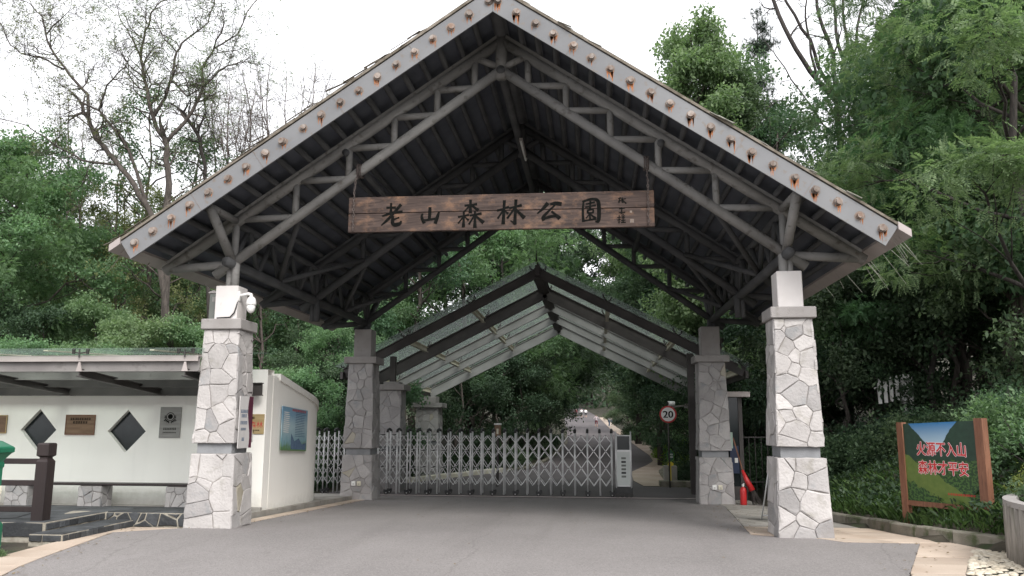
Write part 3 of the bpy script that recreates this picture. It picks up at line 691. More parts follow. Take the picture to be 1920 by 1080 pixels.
# trusses of round poles
def truss(y, front):
    P = lambda x, z: (x, y, z); pm_ = MT['pole'] if front else MT['pole_shaded']
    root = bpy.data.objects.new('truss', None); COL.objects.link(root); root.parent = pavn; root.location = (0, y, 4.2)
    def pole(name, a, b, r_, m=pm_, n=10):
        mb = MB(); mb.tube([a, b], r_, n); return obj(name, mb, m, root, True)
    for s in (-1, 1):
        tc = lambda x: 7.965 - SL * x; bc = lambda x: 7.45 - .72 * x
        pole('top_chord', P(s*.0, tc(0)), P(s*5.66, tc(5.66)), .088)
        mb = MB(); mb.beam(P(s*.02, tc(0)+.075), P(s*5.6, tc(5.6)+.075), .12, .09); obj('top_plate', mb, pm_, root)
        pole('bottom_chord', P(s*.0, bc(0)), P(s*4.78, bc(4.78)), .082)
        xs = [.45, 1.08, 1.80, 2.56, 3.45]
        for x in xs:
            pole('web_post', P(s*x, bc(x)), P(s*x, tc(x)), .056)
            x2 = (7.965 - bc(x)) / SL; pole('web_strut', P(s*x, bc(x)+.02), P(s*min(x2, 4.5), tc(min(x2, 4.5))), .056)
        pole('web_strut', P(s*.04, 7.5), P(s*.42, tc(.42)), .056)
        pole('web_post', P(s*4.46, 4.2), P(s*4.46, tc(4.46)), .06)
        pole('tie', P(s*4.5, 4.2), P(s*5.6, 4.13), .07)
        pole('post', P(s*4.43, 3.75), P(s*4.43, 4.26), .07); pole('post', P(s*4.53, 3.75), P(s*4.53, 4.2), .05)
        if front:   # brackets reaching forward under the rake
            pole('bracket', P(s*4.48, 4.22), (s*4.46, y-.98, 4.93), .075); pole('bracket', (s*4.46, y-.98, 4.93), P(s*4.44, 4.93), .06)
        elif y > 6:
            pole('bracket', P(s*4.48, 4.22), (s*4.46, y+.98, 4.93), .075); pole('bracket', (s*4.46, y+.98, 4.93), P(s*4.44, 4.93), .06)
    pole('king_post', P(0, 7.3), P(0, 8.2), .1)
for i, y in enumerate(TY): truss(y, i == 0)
def pole(name, a, b, r_, m=MT['pole_shaded'], n=10):
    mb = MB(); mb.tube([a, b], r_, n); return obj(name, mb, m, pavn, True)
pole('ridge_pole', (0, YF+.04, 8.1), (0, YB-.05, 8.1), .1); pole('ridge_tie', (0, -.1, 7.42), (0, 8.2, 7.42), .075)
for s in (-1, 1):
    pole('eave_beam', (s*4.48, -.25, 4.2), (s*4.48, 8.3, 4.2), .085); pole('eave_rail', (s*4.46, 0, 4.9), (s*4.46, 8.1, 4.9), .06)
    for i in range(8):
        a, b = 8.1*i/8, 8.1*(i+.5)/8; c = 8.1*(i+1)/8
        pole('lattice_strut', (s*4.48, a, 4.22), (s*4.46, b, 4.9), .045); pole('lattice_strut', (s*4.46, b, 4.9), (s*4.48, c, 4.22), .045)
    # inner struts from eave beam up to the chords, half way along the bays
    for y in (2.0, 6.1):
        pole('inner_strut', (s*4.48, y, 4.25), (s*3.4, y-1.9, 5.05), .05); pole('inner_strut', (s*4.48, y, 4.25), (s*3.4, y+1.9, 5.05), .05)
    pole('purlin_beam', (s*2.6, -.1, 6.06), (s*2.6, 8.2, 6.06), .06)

# fluorescent tube on the ridge tie (unlit)
tl = thing('tube_light', 'unlit white fluorescent tube fixed under the ridge of the roof', 'light', (0.06, 3.6, 7.3))
mb = MB(); mb.box((0.03, 3.0, 7.30), (.10, 4.25, 7.345)); obj('housing', mb, MT['steel_pale'], tl)
mb = MB(); mb.tube([(.065, 3.02, 7.275), (.065, 4.22, 7.275)], .022, 8); obj('tube', mb, MT['camwhite'], tl)

# hanging name board: two scorched planks, brushed characters, chains
YBD = -.27
nb = thing('name_board', 'long scorched wooden board with black brushed characters hanging under the gable', 'sign', (0, YBD, 4.64))
for k, (a, b) in enumerate(((4.64, 4.945), (4.953, 5.225))):
    mb = MB(); mb.bbox((-2.455, YBD, a), (2.455, YBD+.06, b), .008); obj('plank', mb, MT['sign_wood'], nb)
# characters as brush strokes: each stroke is a list of (x, y, width) in a unit square, y up
BR = {
 '老': [[(.28,.80,.08),(.62,.80,.09)],[(.45,.97,.07),(.45,.60,.11)],[(.10,.46,.06),(.45,.58,.10),(.92,.62,.09)],[(.86,.90,.10),(.60,.60,.09),(.30,.28,.10),(.06,.08,.04)],[(.80,.38,.06),(.56,.30,.08)],[(.54,.42,.09),(.52,.16,.12),(.62,.07,.13),(.86,.12,.12),(.90,.22,.06)]],
 '山': [[(.50,.86,.11),(.50,.62,.12),(.48,.34,.11)],[(.16,.58,.07),(.12,.42,.10),(.24,.16,.12)],[(.20,.26,.09),(.50,.30,.08),(.80,.34,.09)],[(.90,.62,.08),(.84,.40,.13),(.76,.14,.12)]],
 '森': [[(.30,.80,.07),(.72,.84,.08)],[(.50,.98,.08),(.50,.56,.10)],[(.48,.80,.08),(.28,.60,.05)],[(.54,.80,.07),(.78,.64,.10)],
        [(.05,.40,.06),(.42,.46,.07)],[(.25,.56,.06),(.24,.06,.10)],[(.24,.42,.07),(.05,.18,.05)],[(.28,.40,.05),(.42,.28,.07)],
        [(.50,.44,.06),(.90,.50,.08)],[(.68,.58,.06),(.68,.04,.11)],[(.66,.44,.07),(.46,.14,.06)],[(.70,.42,.07),(.98,.20,.11)]],
 '林': [[(.04,.58,.07),(.42,.70,.08)],[(.28,.94,.09),(.24,.08,.11)],[(.26,.62,.08),(.05,.28,.06)],[(.30,.56,.06),(.40,.46,.08)],
        [(.48,.66,.07),(.88,.76,.09)],[(.70,.96,.09),(.66,.06,.11)],[(.66,.66,.08),(.40,.28,.07)],[(.70,.60,.08),(.98,.30,.12)],[(.66,.06,.09),(.52,.16,.04)]],
 '公': [[(.42,.86,.13),(.28,.66,.10),(.06,.44,.05)],[(.56,.84,.08),(.74,.88,.14),(.92,.84,.13)],[(.70,.78,.06),(.46,.52,.07),(.24,.24,.11),(.28,.14,.10)],[(.28,.18,.08),(.56,.30,.10),(.84,.28,.06)],[(.60,.50,.07),(.86,.22,.14)]],
 '園': [[(.16,.84,.06),(.12,.50,.08),(.14,.10,.09)],[(.14,.86,.07),(.50,.96,.08),(.84,.92,.12),(.88,.60,.13),(.86,.06,.12),(.72,.08,.06)],[(.30,.76,.06),(.66,.82,.07)],[(.48,.86,.07),(.46,.60,.08)],[(.26,.64,.06),(.70,.70,.07)],
        [(.34,.52,.05),(.62,.56,.06),(.60,.44,.06)],[(.36,.52,.06),(.34,.40,.07),(.60,.42,.05)],[(.46,.40,.06),(.28,.22,.05)],[(.44,.36,.07),(.46,.18,.07)],[(.50,.34,.06),(.68,.22,.09)],[(.22,.12,.06),(.72,.18,.07)]],
 'a': [[(.1,.8,.10),(.4,.86,.10)],[(.3,.96,.10),(.14,.3,.12)],[(.08,.5,.1),(.4,.56,.1)],[(.55,.9,.1),(.52,.3,.12),(.7,.36,.1)],[(.45,.7,.1),(.95,.78,.1)],[(.6,.62,.1),(.98,.2,.14)]],
 'b': [[(.2,.8,.11),(.8,.86,.11)],[(.5,.95,.11),(.48,.45,.12)],[(.15,.3,.1),(.85,.36,.12)],[(.4,.2,.1),(.7,.1,.1)]],
 'c': [[(.25,.95,.11),(.22,.05,.13)],[(.05,.7,.1),(.42,.75,.1)],[(.05,.4,.1),(.4,.5,.1)],[(.55,.9,.1),(.9,.9,.1)],[(.55,.65,.1),(.9,.66,.1)],[(.72,.9,.1),(.7,.1,.12)],[(.5,.35,.1),(.95,.38,.1)],[(.5,.08,.11),(.98,.1,.11)]],
}
def brush(mb, ch, cx, cz, w, h, y):
    for k, st in enumerate(BR[ch]):
        pts = np.array(st); 
        if len(pts) > 2:   # smooth the path
            for _ in range(2):
                q = [pts[0]]
                for a, b in zip(pts[:-1], pts[1:]): q += [a*.75+b*.25, a*.25+b*.75]
                pts = np.array(q + [pts[-1]])
        else: pts = np.array([pts[0]*(1-t)+pts[1]*t + (np.array((0, 0, -.018*math.sin(math.pi*t)))) for t in np.linspace(0, 1, 5)])
        xy = np.array([(cx + (p[0]-.5)*w, cz + (p[1]-.5)*h) for p in pts]); ww = pts[:, 2] * .5 * (w+h)/2 * 1.6
        L, Rr = [], []
        for i in range(len(xy)):
            d = xy[min(i+1, len(xy)-1)] - xy[max(i-1, 0)]; d = d/(np.linalg.norm(d)+1e-9); nn = np.array((-d[1], d[0])) * ww[i]
            e = d*ww[i]*.5 if i == len(xy)-1 else (-d*ww[i]*.5 if i == 0 else 0)
            L.append(xy[i]+nn*.8+e); Rr.append(xy[i]-nn*.8+e)
        n = len(xy); yy = y - .0004*k
        mb.add([(p[0], yy, p[1]) for p in L] + [(p[0], yy, p[1]) for p in Rr], [(i, i+1, n+i+1, n+i) for i in range(n-1)])
for ch, px, w, h in (('老', 735, .38, .40), ('山', 806, .36, .34), ('森', 882, .42, .46), ('林', 957, .44, .42), ('公', 1030, .42, .36), ('園', 1108, .34, .42)):
    c = at(px, {'老':403,'山':404,'森':401,'林':398,'公':397,'園':395}[ch], YBD); mb = MB(); brush(mb, ch, c[0], c[2], w, h, YBD-.003); obj('brushed_character', mb, MT['ink'], nb)
mb = MB()
for ch, px, py in (('a', 1166, 377), ('b', 1166, 396), ('c', 1165, 411)):
    c = at(px, py, YBD); brush(mb, ch, c[0], c[2], .13, .13, YBD-.003)
obj('signature', mb, MT['ink'], nb)
for px, py, w in ((1183, 397, .035), (1185, 414, .06)):
    mb = MB(); c = at(px, py, YBD); mb.box((c[0]-w/2, YBD-.004, c[2]-w/2), (c[0]+w/2, YBD+.001, c[2]+w/2)); obj('seal', mb, MT['rust_pale'], nb)
def chain(x, z0, z1, label):
    root = thing('chain', label, 'chain', (x, YBD-.035, z0)); z = z0; k = 0
    def link(c, k, s=1.):
        mb = MB(); ang = np.linspace(0, 2*math.pi, 11)
        a = np.array((1, 0, 0)) if k % 2 else np.array((0, 1, 0))
        mb.tube([np.array(c) + a*.014*s*math.cos(t) + np.array((0, 0, 1))*.03*s*math.sin(t) for t in ang], .0055*s, 5, cap=False); return mb
    all_ = MB()
    while z < z1:
        m2 = link((x + .004*math.sin(k*1.7), YBD-.035 + max(0, z-5.28)*.35, z+.03), k); all_.add(m2.v, m2.f); z += .046; k += 1
    tag(obj('links', all_, MT['chain'], root), kind='stuff')
    wrap = MB(); zc = 7.45 - .72*abs(x)
    for q in range(3):
        t = np.linspace(0, 2*math.pi, 15); wrap.tube([(x + (q-1)*.03, .115*math.cos(a) , zc + .115*math.sin(a)) for a in t], .012, 5, cap=False)
    obj('wrap', wrap, MT['chain'], root)
chain(-2.36, 4.66, 5.72, 'rusty chain holding the left end of the hanging board')
chain(2.36, 4.66, 5.72, 'rusty chain holding the right end of the hanging board')
# ------------------------------------------------------------------ glazed gable canopy behind the gate
gc = thing('glass_canopy', 'gabled steel and glass canopy over the drive behind the gate', 'canopy', (0, 9.6, base(9.6)))
F0 = dict(Y=9.6, ax=-.05, az=6.07, xl=-5.72, xr=5.72, ez=3.15); F1 = dict(Y=18., ax=.2, az=5.42, xl=-4.86, xr=5.16, ez=2.93)
def cpt(t, s, w, dz=0):
    """t along the ridge, s = -1 / 1 side, w 0 at ridge to 1 at eave"""
    g = lambda k: F0[k] + (F1[k] - F0[k]) * t
    xe = g('xl') if s < 0 else g('xr'); return np.array((g('ax') + (xe - g('ax')) * w, g('Y'), g('az') + (g('ez') - g('az')) * w + dz))
TR = [.02, .28, .54, .77, .99]
for s in (-1, 1):
    for i, t in enumerate(TR):
        mb = MB(); hgt = (.25, .36, .27, .27, .34)[i]
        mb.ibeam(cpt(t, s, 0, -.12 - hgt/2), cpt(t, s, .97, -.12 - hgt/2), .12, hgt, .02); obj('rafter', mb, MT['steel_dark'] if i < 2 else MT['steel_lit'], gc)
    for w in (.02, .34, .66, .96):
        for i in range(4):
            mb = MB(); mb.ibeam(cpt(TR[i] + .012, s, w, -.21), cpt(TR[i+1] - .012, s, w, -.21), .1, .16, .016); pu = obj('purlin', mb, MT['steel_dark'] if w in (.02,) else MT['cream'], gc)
    mb = MB(); mb.beam(cpt(0, s, .975, -.3), cpt(1, s, .975, -.3), .08, .2); obj('eave_beam', mb, MT['steel_dark'], gc)
    # glass: three sheets up the slope, four along
    for i in range(4):
        for j in range(3):
            w0, w1 = (0.006, .337, .667)[j], (.333, .663, 1.0)[j]; t0 = (-.02 if i == 0 else TR[i]) + .002; t1 = (1.02 if i == 3 else TR[i+1]) - .002
            a, b, c, d = cpt(t0, s, w0), cpt(t1, s, w0), cpt(t1, s, w1), cpt(t0, s, w1)
            mb = MB(); mb.prism([a, b, c, d], (0, 0, .016)); obj('glass_panel', mb, MT['glass'], gc)
    # spider clips carrying the sheets
    for i, t in enumerate(TR):
        for w in (.02, .335, .665, .965):
            c = cpt(t, s, w, 0); mb = MB()
            d = cpt(t, s, w + .03) - cpt(t, s, w); d = d / np.linalg.norm(d); u = np.array((0, 1., 0))
            for e in (-1, 1):
                for g in (-1, 1): mb.tube([c + (0, 0, -.11), c + d*e*.1 + u*g*.1 + np.array((0, 0, -.05)), c + d*e*.13 + u*g*.12 + np.array((0, 0, .03))], [.016, .013, .02], 5)
            obj('clip', mb, MT['steel_dark'], gc)
mb = MB(); mb.beam(cpt(0, 1, 0, -.22), cpt(1, 1, 0, -.22), .14, .3); obj('ridge_beam', mb, MT['steel_dark'], gc)
mb = MB(); mb.tube([cpt(-.03, 1, 0, -.05), cpt(-.03, 1, 0, .28)], [.03, .006], 6); obj('finial', mb, MT['steel_dark'], gc)
for (x, y, zc, cw, h, fc, bz, nm) in ((-4.42, 10.95, 2.72, .43, .36, 'fr', 2.8, 'fl'), (-4.62, 17.4, 2.34, .56, .46, 'fr', 2.58, 'bl'), (5.35, 17.4, 2.34, .56, .46, 'fl', 2.58, 'br')):
    pillar(gc, x, y, base(y), zc, h, h - .05, cw, cw*.55, bz, fc, int(x*10+99), 26, 'stone_grey')
mb = MB(); mb.box((4.16, 10.9, base(11)), (4.34, 11.1, 3.6)); obj('post', mb, MT['steel_dark'], gc)
mb = MB(); mb.box((-4.5, 10.8, 2.8), (-4.34, 11.0, 3.55)); obj('post', mb, MT['steel_dark'], gc)

# guard booth to the right of the gate
gb = thing('guard_booth', 'narrow dark glazed guard booth with flat roof behind the right pillar', 'booth', (4.95, 9.9, base(9.9)))
z0 = base(9.5)
mb = MB(); mb.bbox((4.35, 9.0, 2.3), (5.52, 10.9, 2.44), .01); obj('roof', mb, MT['steel_pale'], gb)
for x0, x1, y0, y1 in ((4.6, 5.32, 9.2, 9.26), (5.26, 5.32, 9.26, 10.6), (4.6, 4.66, 9.26, 10.6)):
    mb = MB(); mb.box((x0, y0, z0), (x1, y1, z0+.35)); obj('wall', mb, MT['steel_dark'], gb)
    mb = MB(); mb.box((x0+.01, y0+.015, z0+.35), (x1-.01, y1-.015, 2.3)); obj('pane', mb, MT['dark_glass'], gb)
for x, y in ((4.6, 9.19), (5.24, 9.19), (5.24, 10.55), (4.6, 10.55)):
    mb = MB(); mb.box((x-.01, y-.01, z0), (x+.09, y+.08, 2.3)); obj('corner_post', mb, MT['steel_dark'], gb)
mb = MB(); mb.box((4.98, 9.17, .35), (5.2, 9.185, 1.05)); nbp = tag(obj('notice_panel', mb, mat('blue_panel', (.012,.022,.06), (.016,.03,.075), 3, .5), gb), 'dark blue panel with a white slip')
mb = MB(); mb.box((5.09, 9.16, .62), (5.17, 9.169, .74)); obj('slip', mb, MT['camwhite'], nbp)
mb = MB(); mb.box((4.86, 8.62, 1.0), (4.97, 8.63, 1.4)); tag(obj('paper_notice', mb, mat('mint_paper', (.35,.45,.39), None, 3, .8), gb), 'pale mint paper notice')

# dark railing to the right of the booth
rl = thing('iron_railing', 'thin dark iron railing between booth and hedge', 'railing', (5.9, 9.6, base(9.6)))
for x in np.arange(5.4, 7.3, .16):
    mb = MB(); mb.tube([(x, 9.7, ground_z(x, 9.7)-.02), (x, 9.7, 1.28)], .011, 5); obj('baluster', mb, MT['steel_dark'], rl)
for z in (1.26, .1):
    mb = MB(); mb.beam((5.36, 9.7, z), (7.3, 9.7, z+.02), .035, .03); obj('rail', mb, MT['steel_dark'], rl)

# ------------------------------------------------------------------ white wall with diamond windows, its canopy and bench
YW = 2.2
ww = thing('white_wall', 'white rendered wall with dark diamond windows beside the gate', 'wall', (-8, YW, 0))
mb = MB(); dia = [(-9.22, 1.45, .37, .40), (-7.42, 1.43, .385, .405)]
zb, zt, xr, xl = -.1, 2.6, -4.68, -14.
edges = [xl] + [v for d in dia for v in (d[0]-.6, d[0]+.6)] + [xr]
for k in range(len(edges)-1):
    a, b = edges[k], edges[k+1]; d = next((d for d in dia if a < d[0] < b), None); Y0, Y1 = YW, YW + .3
    if d is None: mb.add([(a,Y0,zb),(b,Y0,zb),(b,Y0,zt),(a,Y0,zt)], [(0,1,2,3)])
    else:
        cx, cz, hx, hz = d; V = [(a,Y0,zb),(b,Y0,zb),(b,Y0,zt),(a,Y0,zt),(cx,Y0,cz-hz),(cx+hx,Y0,cz),(cx,Y0,cz+hz),(cx-hx,Y0,cz)]
        mb.add(V, [(0,1,4),(1,2,5),(2,3,6),(3,0,7),(0,4,7),(1,5,4),(2,6,5),(3,7,6)])
        W = [(cx,cz-hz),(cx+hx,cz),(cx,cz+hz),(cx-hx,cz)]
        for i in range(4):
            p, q = W[i], W[(i+1) % 4]; mb.add([(p[0],Y0,p[1]),(q[0],Y0,q[1]),(q[0],Y0+.12,q[1]),(p[0],Y0+.12,p[1])], [(0,1,2,3)])
mb.add([(xl,Y0,zt),(xr,Y0,zt),(xr,Y0+.3,zt),(xl,Y0+.3,zt),(xl,Y0+.3,zb),(xr,Y0+.3,zb)], [(0,1,2,3),(3,2,5,4)])
wf = obj('front_wall', mb, MT['white'], ww)
for cx, cz, hx, hz in dia:
    pm = MB(); pm.prism([(cx,YW+.1,cz-hz-.02),(cx+hx+.02,YW+.1,cz),(cx,YW+.1,cz+hz+.02),(cx-hx-.02,YW+.1,cz)], (0,.02,0)); obj('diamond_pane', pm, MT['dark_glass'], ww)
# side wall: bows away from the drive, top falling to the rear
sw = MB(); n = 14; P = []
for i in range(n+1):
    t = i/n; y = YW - .0 + 4.2*t; x = -4.68 - .10*t - .42*max(0, t-.62)**2/.145; z = 2.5 - .62*min(1, max(0, (t-.12)/.88)); P.append((x, y, z))
for a, b in zip(P[:-1], P[1:]):
    sw.add([(a[0],a[1],base(a[1])-.1),(b[0],b[1],base(b[1])-.1),(b[0],b[1],b[2]),(a[0],a[1],a[2]),(a[0]-.26,a[1],base(a[1])-.1),(b[0]-.26,b[1],base(b[1])-.1),(b[0]-.26,b[1],b[2]),(a[0]-.26,a[1],a[2])],
           [(0,1,2,3),(5,4,7,6),(3,2,6,7)])
e = P[-1]; sw.add([(e[0],e[1],base(e[1])-.1),(e[0]-.26,e[1],base(e[1])-.1),(e[0]-.26,e[1],e[2]),(e[0],e[1],e[2])], [(0,1,2,3)])
swo = obj('side_wall', sw, MT['white'], ww, True)
swo.data.polygons.foreach_set('use_smooth', [False]*len(swo.data.polygons))
cp = MB()
for a, b in zip(P[2:-1], P[3:]):
    A, B = np.array(a), np.array(b); cp.add([A+(.035,0,-.06), B+(.035,0,-.06), B+(.035,0,.07), A+(.035,0,.07), A+(-.3,0,-.06), B+(-.3,0,-.06), B+(-.3,0,.07), A+(-.3,0,.07)], [(0,1,2,3),(3,2,6,7),(5,4,7,6),(0,4,5,1),(0,3,7,4),(1,5,6,2)])
obj('coping', cp, MT['white'], ww)
mb = MB(); mb.bbox((-14, YW-.16, -.05), (-4.95, YW, .075), .01); obj('plinth', mb, MT['concrete'], ww)
mb = MB(); mb.bbox((-4.95, YW-.1, -.2), (-4.66, YW-.002, .06), .01); obj('plinth', mb, MT['concrete'], ww)

def plate(name, label, x0, x1, z0, z1, m, texts, tm, frame=None):
    root = thing(name, label, 'plaque', (x0, YW, z0))
    mb = MB(); mb.bbox((x0, YW-.022, z0), (x1, YW-.002, z1), .004); obj('plate', mb, m, root)
    if frame:
        mb = MB(); w = .014
        for a, b in (((x0,z0),(x1,z0+w)), ((x0,z1-w),(x1,z1)), ((x0,z0+w),(x0+w,z1-w)), ((x1-w,z0+w),(x1,z1-w))): mb.box((a[0], YW-.03, a[1]), (b[0], YW-.021, b[1]))
        obj('rim', mb, frame, root)
    fr = lambda u, v, d: (x0 + u, YW-.022-d, z0 + v)
    if texts: lettering('lettering', texts, fr, tm, root, .003)
    return root
plate('brown_plaque', 'bronze brown plaque between the two diamond windows', -8.66, -8.06, 1.36, 1.74, MT['bronze'], [('#9',.30,.30,.42,.045), ('#6',.30,.235,.3,.045)], MT['ink'], MT['post_wood'])
plate('bronze_plaque', 'dark plaque cut off by the left picture edge', -10.4, -9.87, 1.38, 1.73, MT['bronze'], [], MT['ink'], MT['gold'])
pp = plate('pewter_plaque', 'grey metal plaque with a round wreath emblem', -6.76, -6.34, 1.31, 1.89, MT['pewter'], [('#8',.21,.17,.26,.04), ('#12',.21,.10,.27,.02)], MT['ink'])
mb = MB(); cx, cz = -6.55, 1.71
fr2 = lambda r_, t: (cx + r_*math.cos(t), YW-.0255, cz + r_*.95*math.sin(t))
for r0_, r1_ in ((.072, .084), (.0, .05)):
    k = 20; mb.add([fr2(r0_ + 1e-4, 2*math.pi*i/k) for i in range(k)] + [fr2(r1_, 2*math.pi*i/k) for i in range(k)], [(i, (i+1)%k, k+(i+1)%k, k+i) for i in range(k)])
for s in (-1, 1):
    for i in range(6):
        t = math.pi*1.5 + s*(.25 + i*.3); c = np.array((cx + .1*math.cos(t), cz + .1*math.sin(t)-.01)); d = np.array((math.cos(t), math.sin(t)))*.026; nn = np.array((-d[1], d[0]))*.5
        mb.add([(p[0], YW-.0256, p[1]) for p in (c-d, c+nn, c+d, c-nn)], [(0,1,2,3)])
    mb.add([(p[0], YW-.0257, p[1]) for p in ((cx+s*.02, cz-.1), (cx+s*.12, cz-.085), (cx+s*.13, cz-.065), (cx+s*.03, cz-.085))], [(0,1,2,3)])
obj('emblem', mb, MT['ink'], pp)
gp = plate('brass_plaque', 'brass plaque with red characters half hidden behind the left pillar', -5.32, -4.70, 1.39, 1.76, MT['gold'], [('#4',.33,.3,.22,.04), ('#14',.31,.07,.46,.022), ('#9',.31,.04,.26,.018)], MT['ink'])
lettering('red_lettering', [('老山森林', .34, .175, .52, .12)], lambda u, v, d: (-5.32+u, YW-.022-d, 1.39+v), MT['red'], gp, .003)

# glass lean-to over the bench
lc = thing('wall_canopy', 'low steel lean-to canopy with green glass over the white wall', 'canopy', (-8, 1, 2.1))
X0, X1 = -14., -4.74
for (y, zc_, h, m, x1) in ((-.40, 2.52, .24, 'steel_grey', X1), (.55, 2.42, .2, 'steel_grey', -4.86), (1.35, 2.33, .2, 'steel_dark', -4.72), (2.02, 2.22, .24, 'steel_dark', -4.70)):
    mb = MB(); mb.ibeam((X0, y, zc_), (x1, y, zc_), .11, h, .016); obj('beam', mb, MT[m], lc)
mb = MB(); mb.box((X0, -.47, 2.644), (X1, -.33, 2.655)); obj('flange_strip', mb, MT['steel_pale'], lc)
mb = MB(); mb.box((X0, -.475, 2.56), (X1, -.462, 2.64)); obj('fascia_strip', mb, MT['steel_pale'], lc)
xb = [at(px, 742, 2.0)[0] for px in (-30, 145, 303)]
for px in (-165, 145):
    pass
for k, x in enumerate([-10.35, -8.55, -6.72, -4.95]):
    mb = MB(); mb.ibeam((x, -.46, 2.38), (x-.0, 2.18, 2.16), .1, .12, .014); obj('bracket', mb, MT['steel_dark'], lc)
    mb = MB(); mb.prism([(x-.05, -.48, 2.4), (x+.05, -.48, 2.4), (x+.012, -.48, 2.55), (x-.012, -.48, 2.55)], (0, .02, 0)); obj('gusset', mb, MT['steel_pale'], lc)
    mb = MB(); mb.tube([(x, -.5, 2.62), (x, -.5, 2.76)], .012, 6)
    for s in (-1, 1): mb.tube([(x, -.49, 2.69), (x+s*.12, -.47, 2.71)], .011, 5); mb.tube([(x+s*.12, -.47, 2.68), (x+s*.12, -.47, 2.765)], [.022, .03], 6)
    obj('clip', mb, MT['steel_dark'], lc)
for a, b in ((-14., -11.27), (-11.25, -8.57), (-8.55, -6.73), (-6.71, -4.72)):
    mb = MB(); mb.prism([(a, -.62, 2.745), (b, -.62, 2.745), (b, 2.5, 2.92), (a, 2.5, 2.92)], (0, 0, .014)); obj('glass_panel', mb, MT['lean_glass'], lc)
for x in (-9.45, -7.6, -5.8):
    mb = MB(); mb.beam((x+.3, -.5, 2.735), (x-.25, 2.4, 2.9), .07, .02); obj('glazing_bar', mb, MT['cream'], lc)

# platform of dark stone with two steps
pf = tag(MB().box((0,0,0),(1,1,1)) and bpy.data.objects.new('platform', None), kind='structure'); COL.objects.link(pf); pf.location = (-6.2, -.3, 0)
def pz(y): return .22 if y < -.2 else .22 - (y + .2) * .068
mb = MB()
def plat(x0, x1, y0, y1):
    ysn = steps(y0, y1, .4)
    for a, b in zip(ysn[:-1], ysn[1:]): mb.add([(x0,a,pz(a)-.012),(x1,a,pz(a)-.012),(x1,b,pz(b)-.012),(x0,b,pz(b)-.012)], [(0,1,2,3)])
plat(-14, -6.17, -1.73, YW); plat(-6.17, -4.86, -.32, YW)
mb.add([(-14,-1.73,-.1),(-6.17,-1.73,-.1),(-6.17,-1.73,.208),(-14,-1.73,.208)], [(0,1,2,3)])
mb.add([(-6.17,-1.73,-.1),(-6.17,-.32,-.1),(-6.17,-.32,.208),(-6.17,-1.73,.208)], [(0,1,2,3)])
mb.add([(-6.17,-.32,-.1),(-4.83,-.32,-.1),(-4.83,-.32,.208),(-6.17,-.32,.208)], [(0,1,2,3)])
mb.box((-6.169, -2.05, -.1), (-5.69, -.325, .098))
obj('platform_core', mb, MT['pale_mortar'], pf)
rng = random.Random(77)
def cladding(w, h, n, f, d1, m='slate', gap=.012, ax=1., name='slate', par=pf, wob=.012):
    for c in voronoi(w, h, n, rng, ax):
        c = inset(c, gap * rng.uniform(.6, 1.4))
        if len(c) < 3: continue
        c = wobble(c, rng, wob); q = MB()
        if slab(q, c, f, -.02, d1 + rng.uniform(-.004, .006), .006, rng, .002): obj(name, q, MT[m], par)
cladding(1.30, .215, 11, lambda u, v, d: (-6.14+u, -.32-d, v), .02, gap=.014)
cladding(3.0, .215, 9, lambda u, v, d: (-9.2+u, -1.73-d, v), .02)
def row(w, h, n, f, d1):
    xs = [0] + [w*(i+rng.uniform(-.2, .2))/n for i in range(1, n)] + [w]
    for a, b in zip(xs[:-1], xs[1:]):
        c = inset([(a,0),(b,0),(b+rng.uniform(-.01,.01),h),(a+rng.uniform(-.01,.01),h)], .008)
        if len(c) >= 3: q = MB(); slab(q, c, f, -.02, d1 + rng.uniform(-.003, .005), .005); obj('slate', q, MT['slate'], pf)
row(1.38, .10, 10, lambda u, v, d: (-6.17+d, -1.72+u, .105+v), .016)
row(1.70, .095, 13, lambda u, v, d: (-5.69+d, -2.04+u, v), .016)
row(.46, .095, 2, lambda u, v, d: (-6.16+u, -2.05-d, v), .016)
cladding(.47, 1.7, 5, lambda u, v, d: (-6.16+u, -2.04+v, .098+d), .006, gap=.008)
cladding(1.3, 2.3, 9, lambda u, v, d: (-6.15+u, -.3+v, pz(-.3+v)-.012+d), .012, 'slate', .008, name='flagstone')
cladding(3.2, 3.7, 18, lambda u, v, d: (-9.4+u, -1.7+v, pz(-1.7+v)-.012+d), .012, 'slate', .008, name='flagstone')

# bench: dark slab on stone piers along the wall
bn = thing('wall_bench', 'long dark bench slab on stone piers along the white wall', 'bench', (-7.6, 1.75, .1))
mb = MB(); mb.bbox((-13, 1.62, .46), (-5.3, 1.92, .5), .006); obj('seat', mb, MT['dark_wood'], bn)
for x0 in (-9.35, -7.92, -6.25):
    mb = MB(); mb.box((x0+.02, 1.64, .04), (x0+.43, 1.98, .455)); pr = obj('pier', mb, MT['mortar'], bn)
    for (w, f) in ((.45, lambda u, v, d, x0=x0: (x0+u, 1.64-d, .06+v)), (.34, lambda u, v, d, x0=x0: (x0+.43+d, 1.64+u, .06+v))):
        cladding(w, .39, 8 if w > .4 else 5, f, .02, 'stone_grey', .005, name='stone', par=pr)

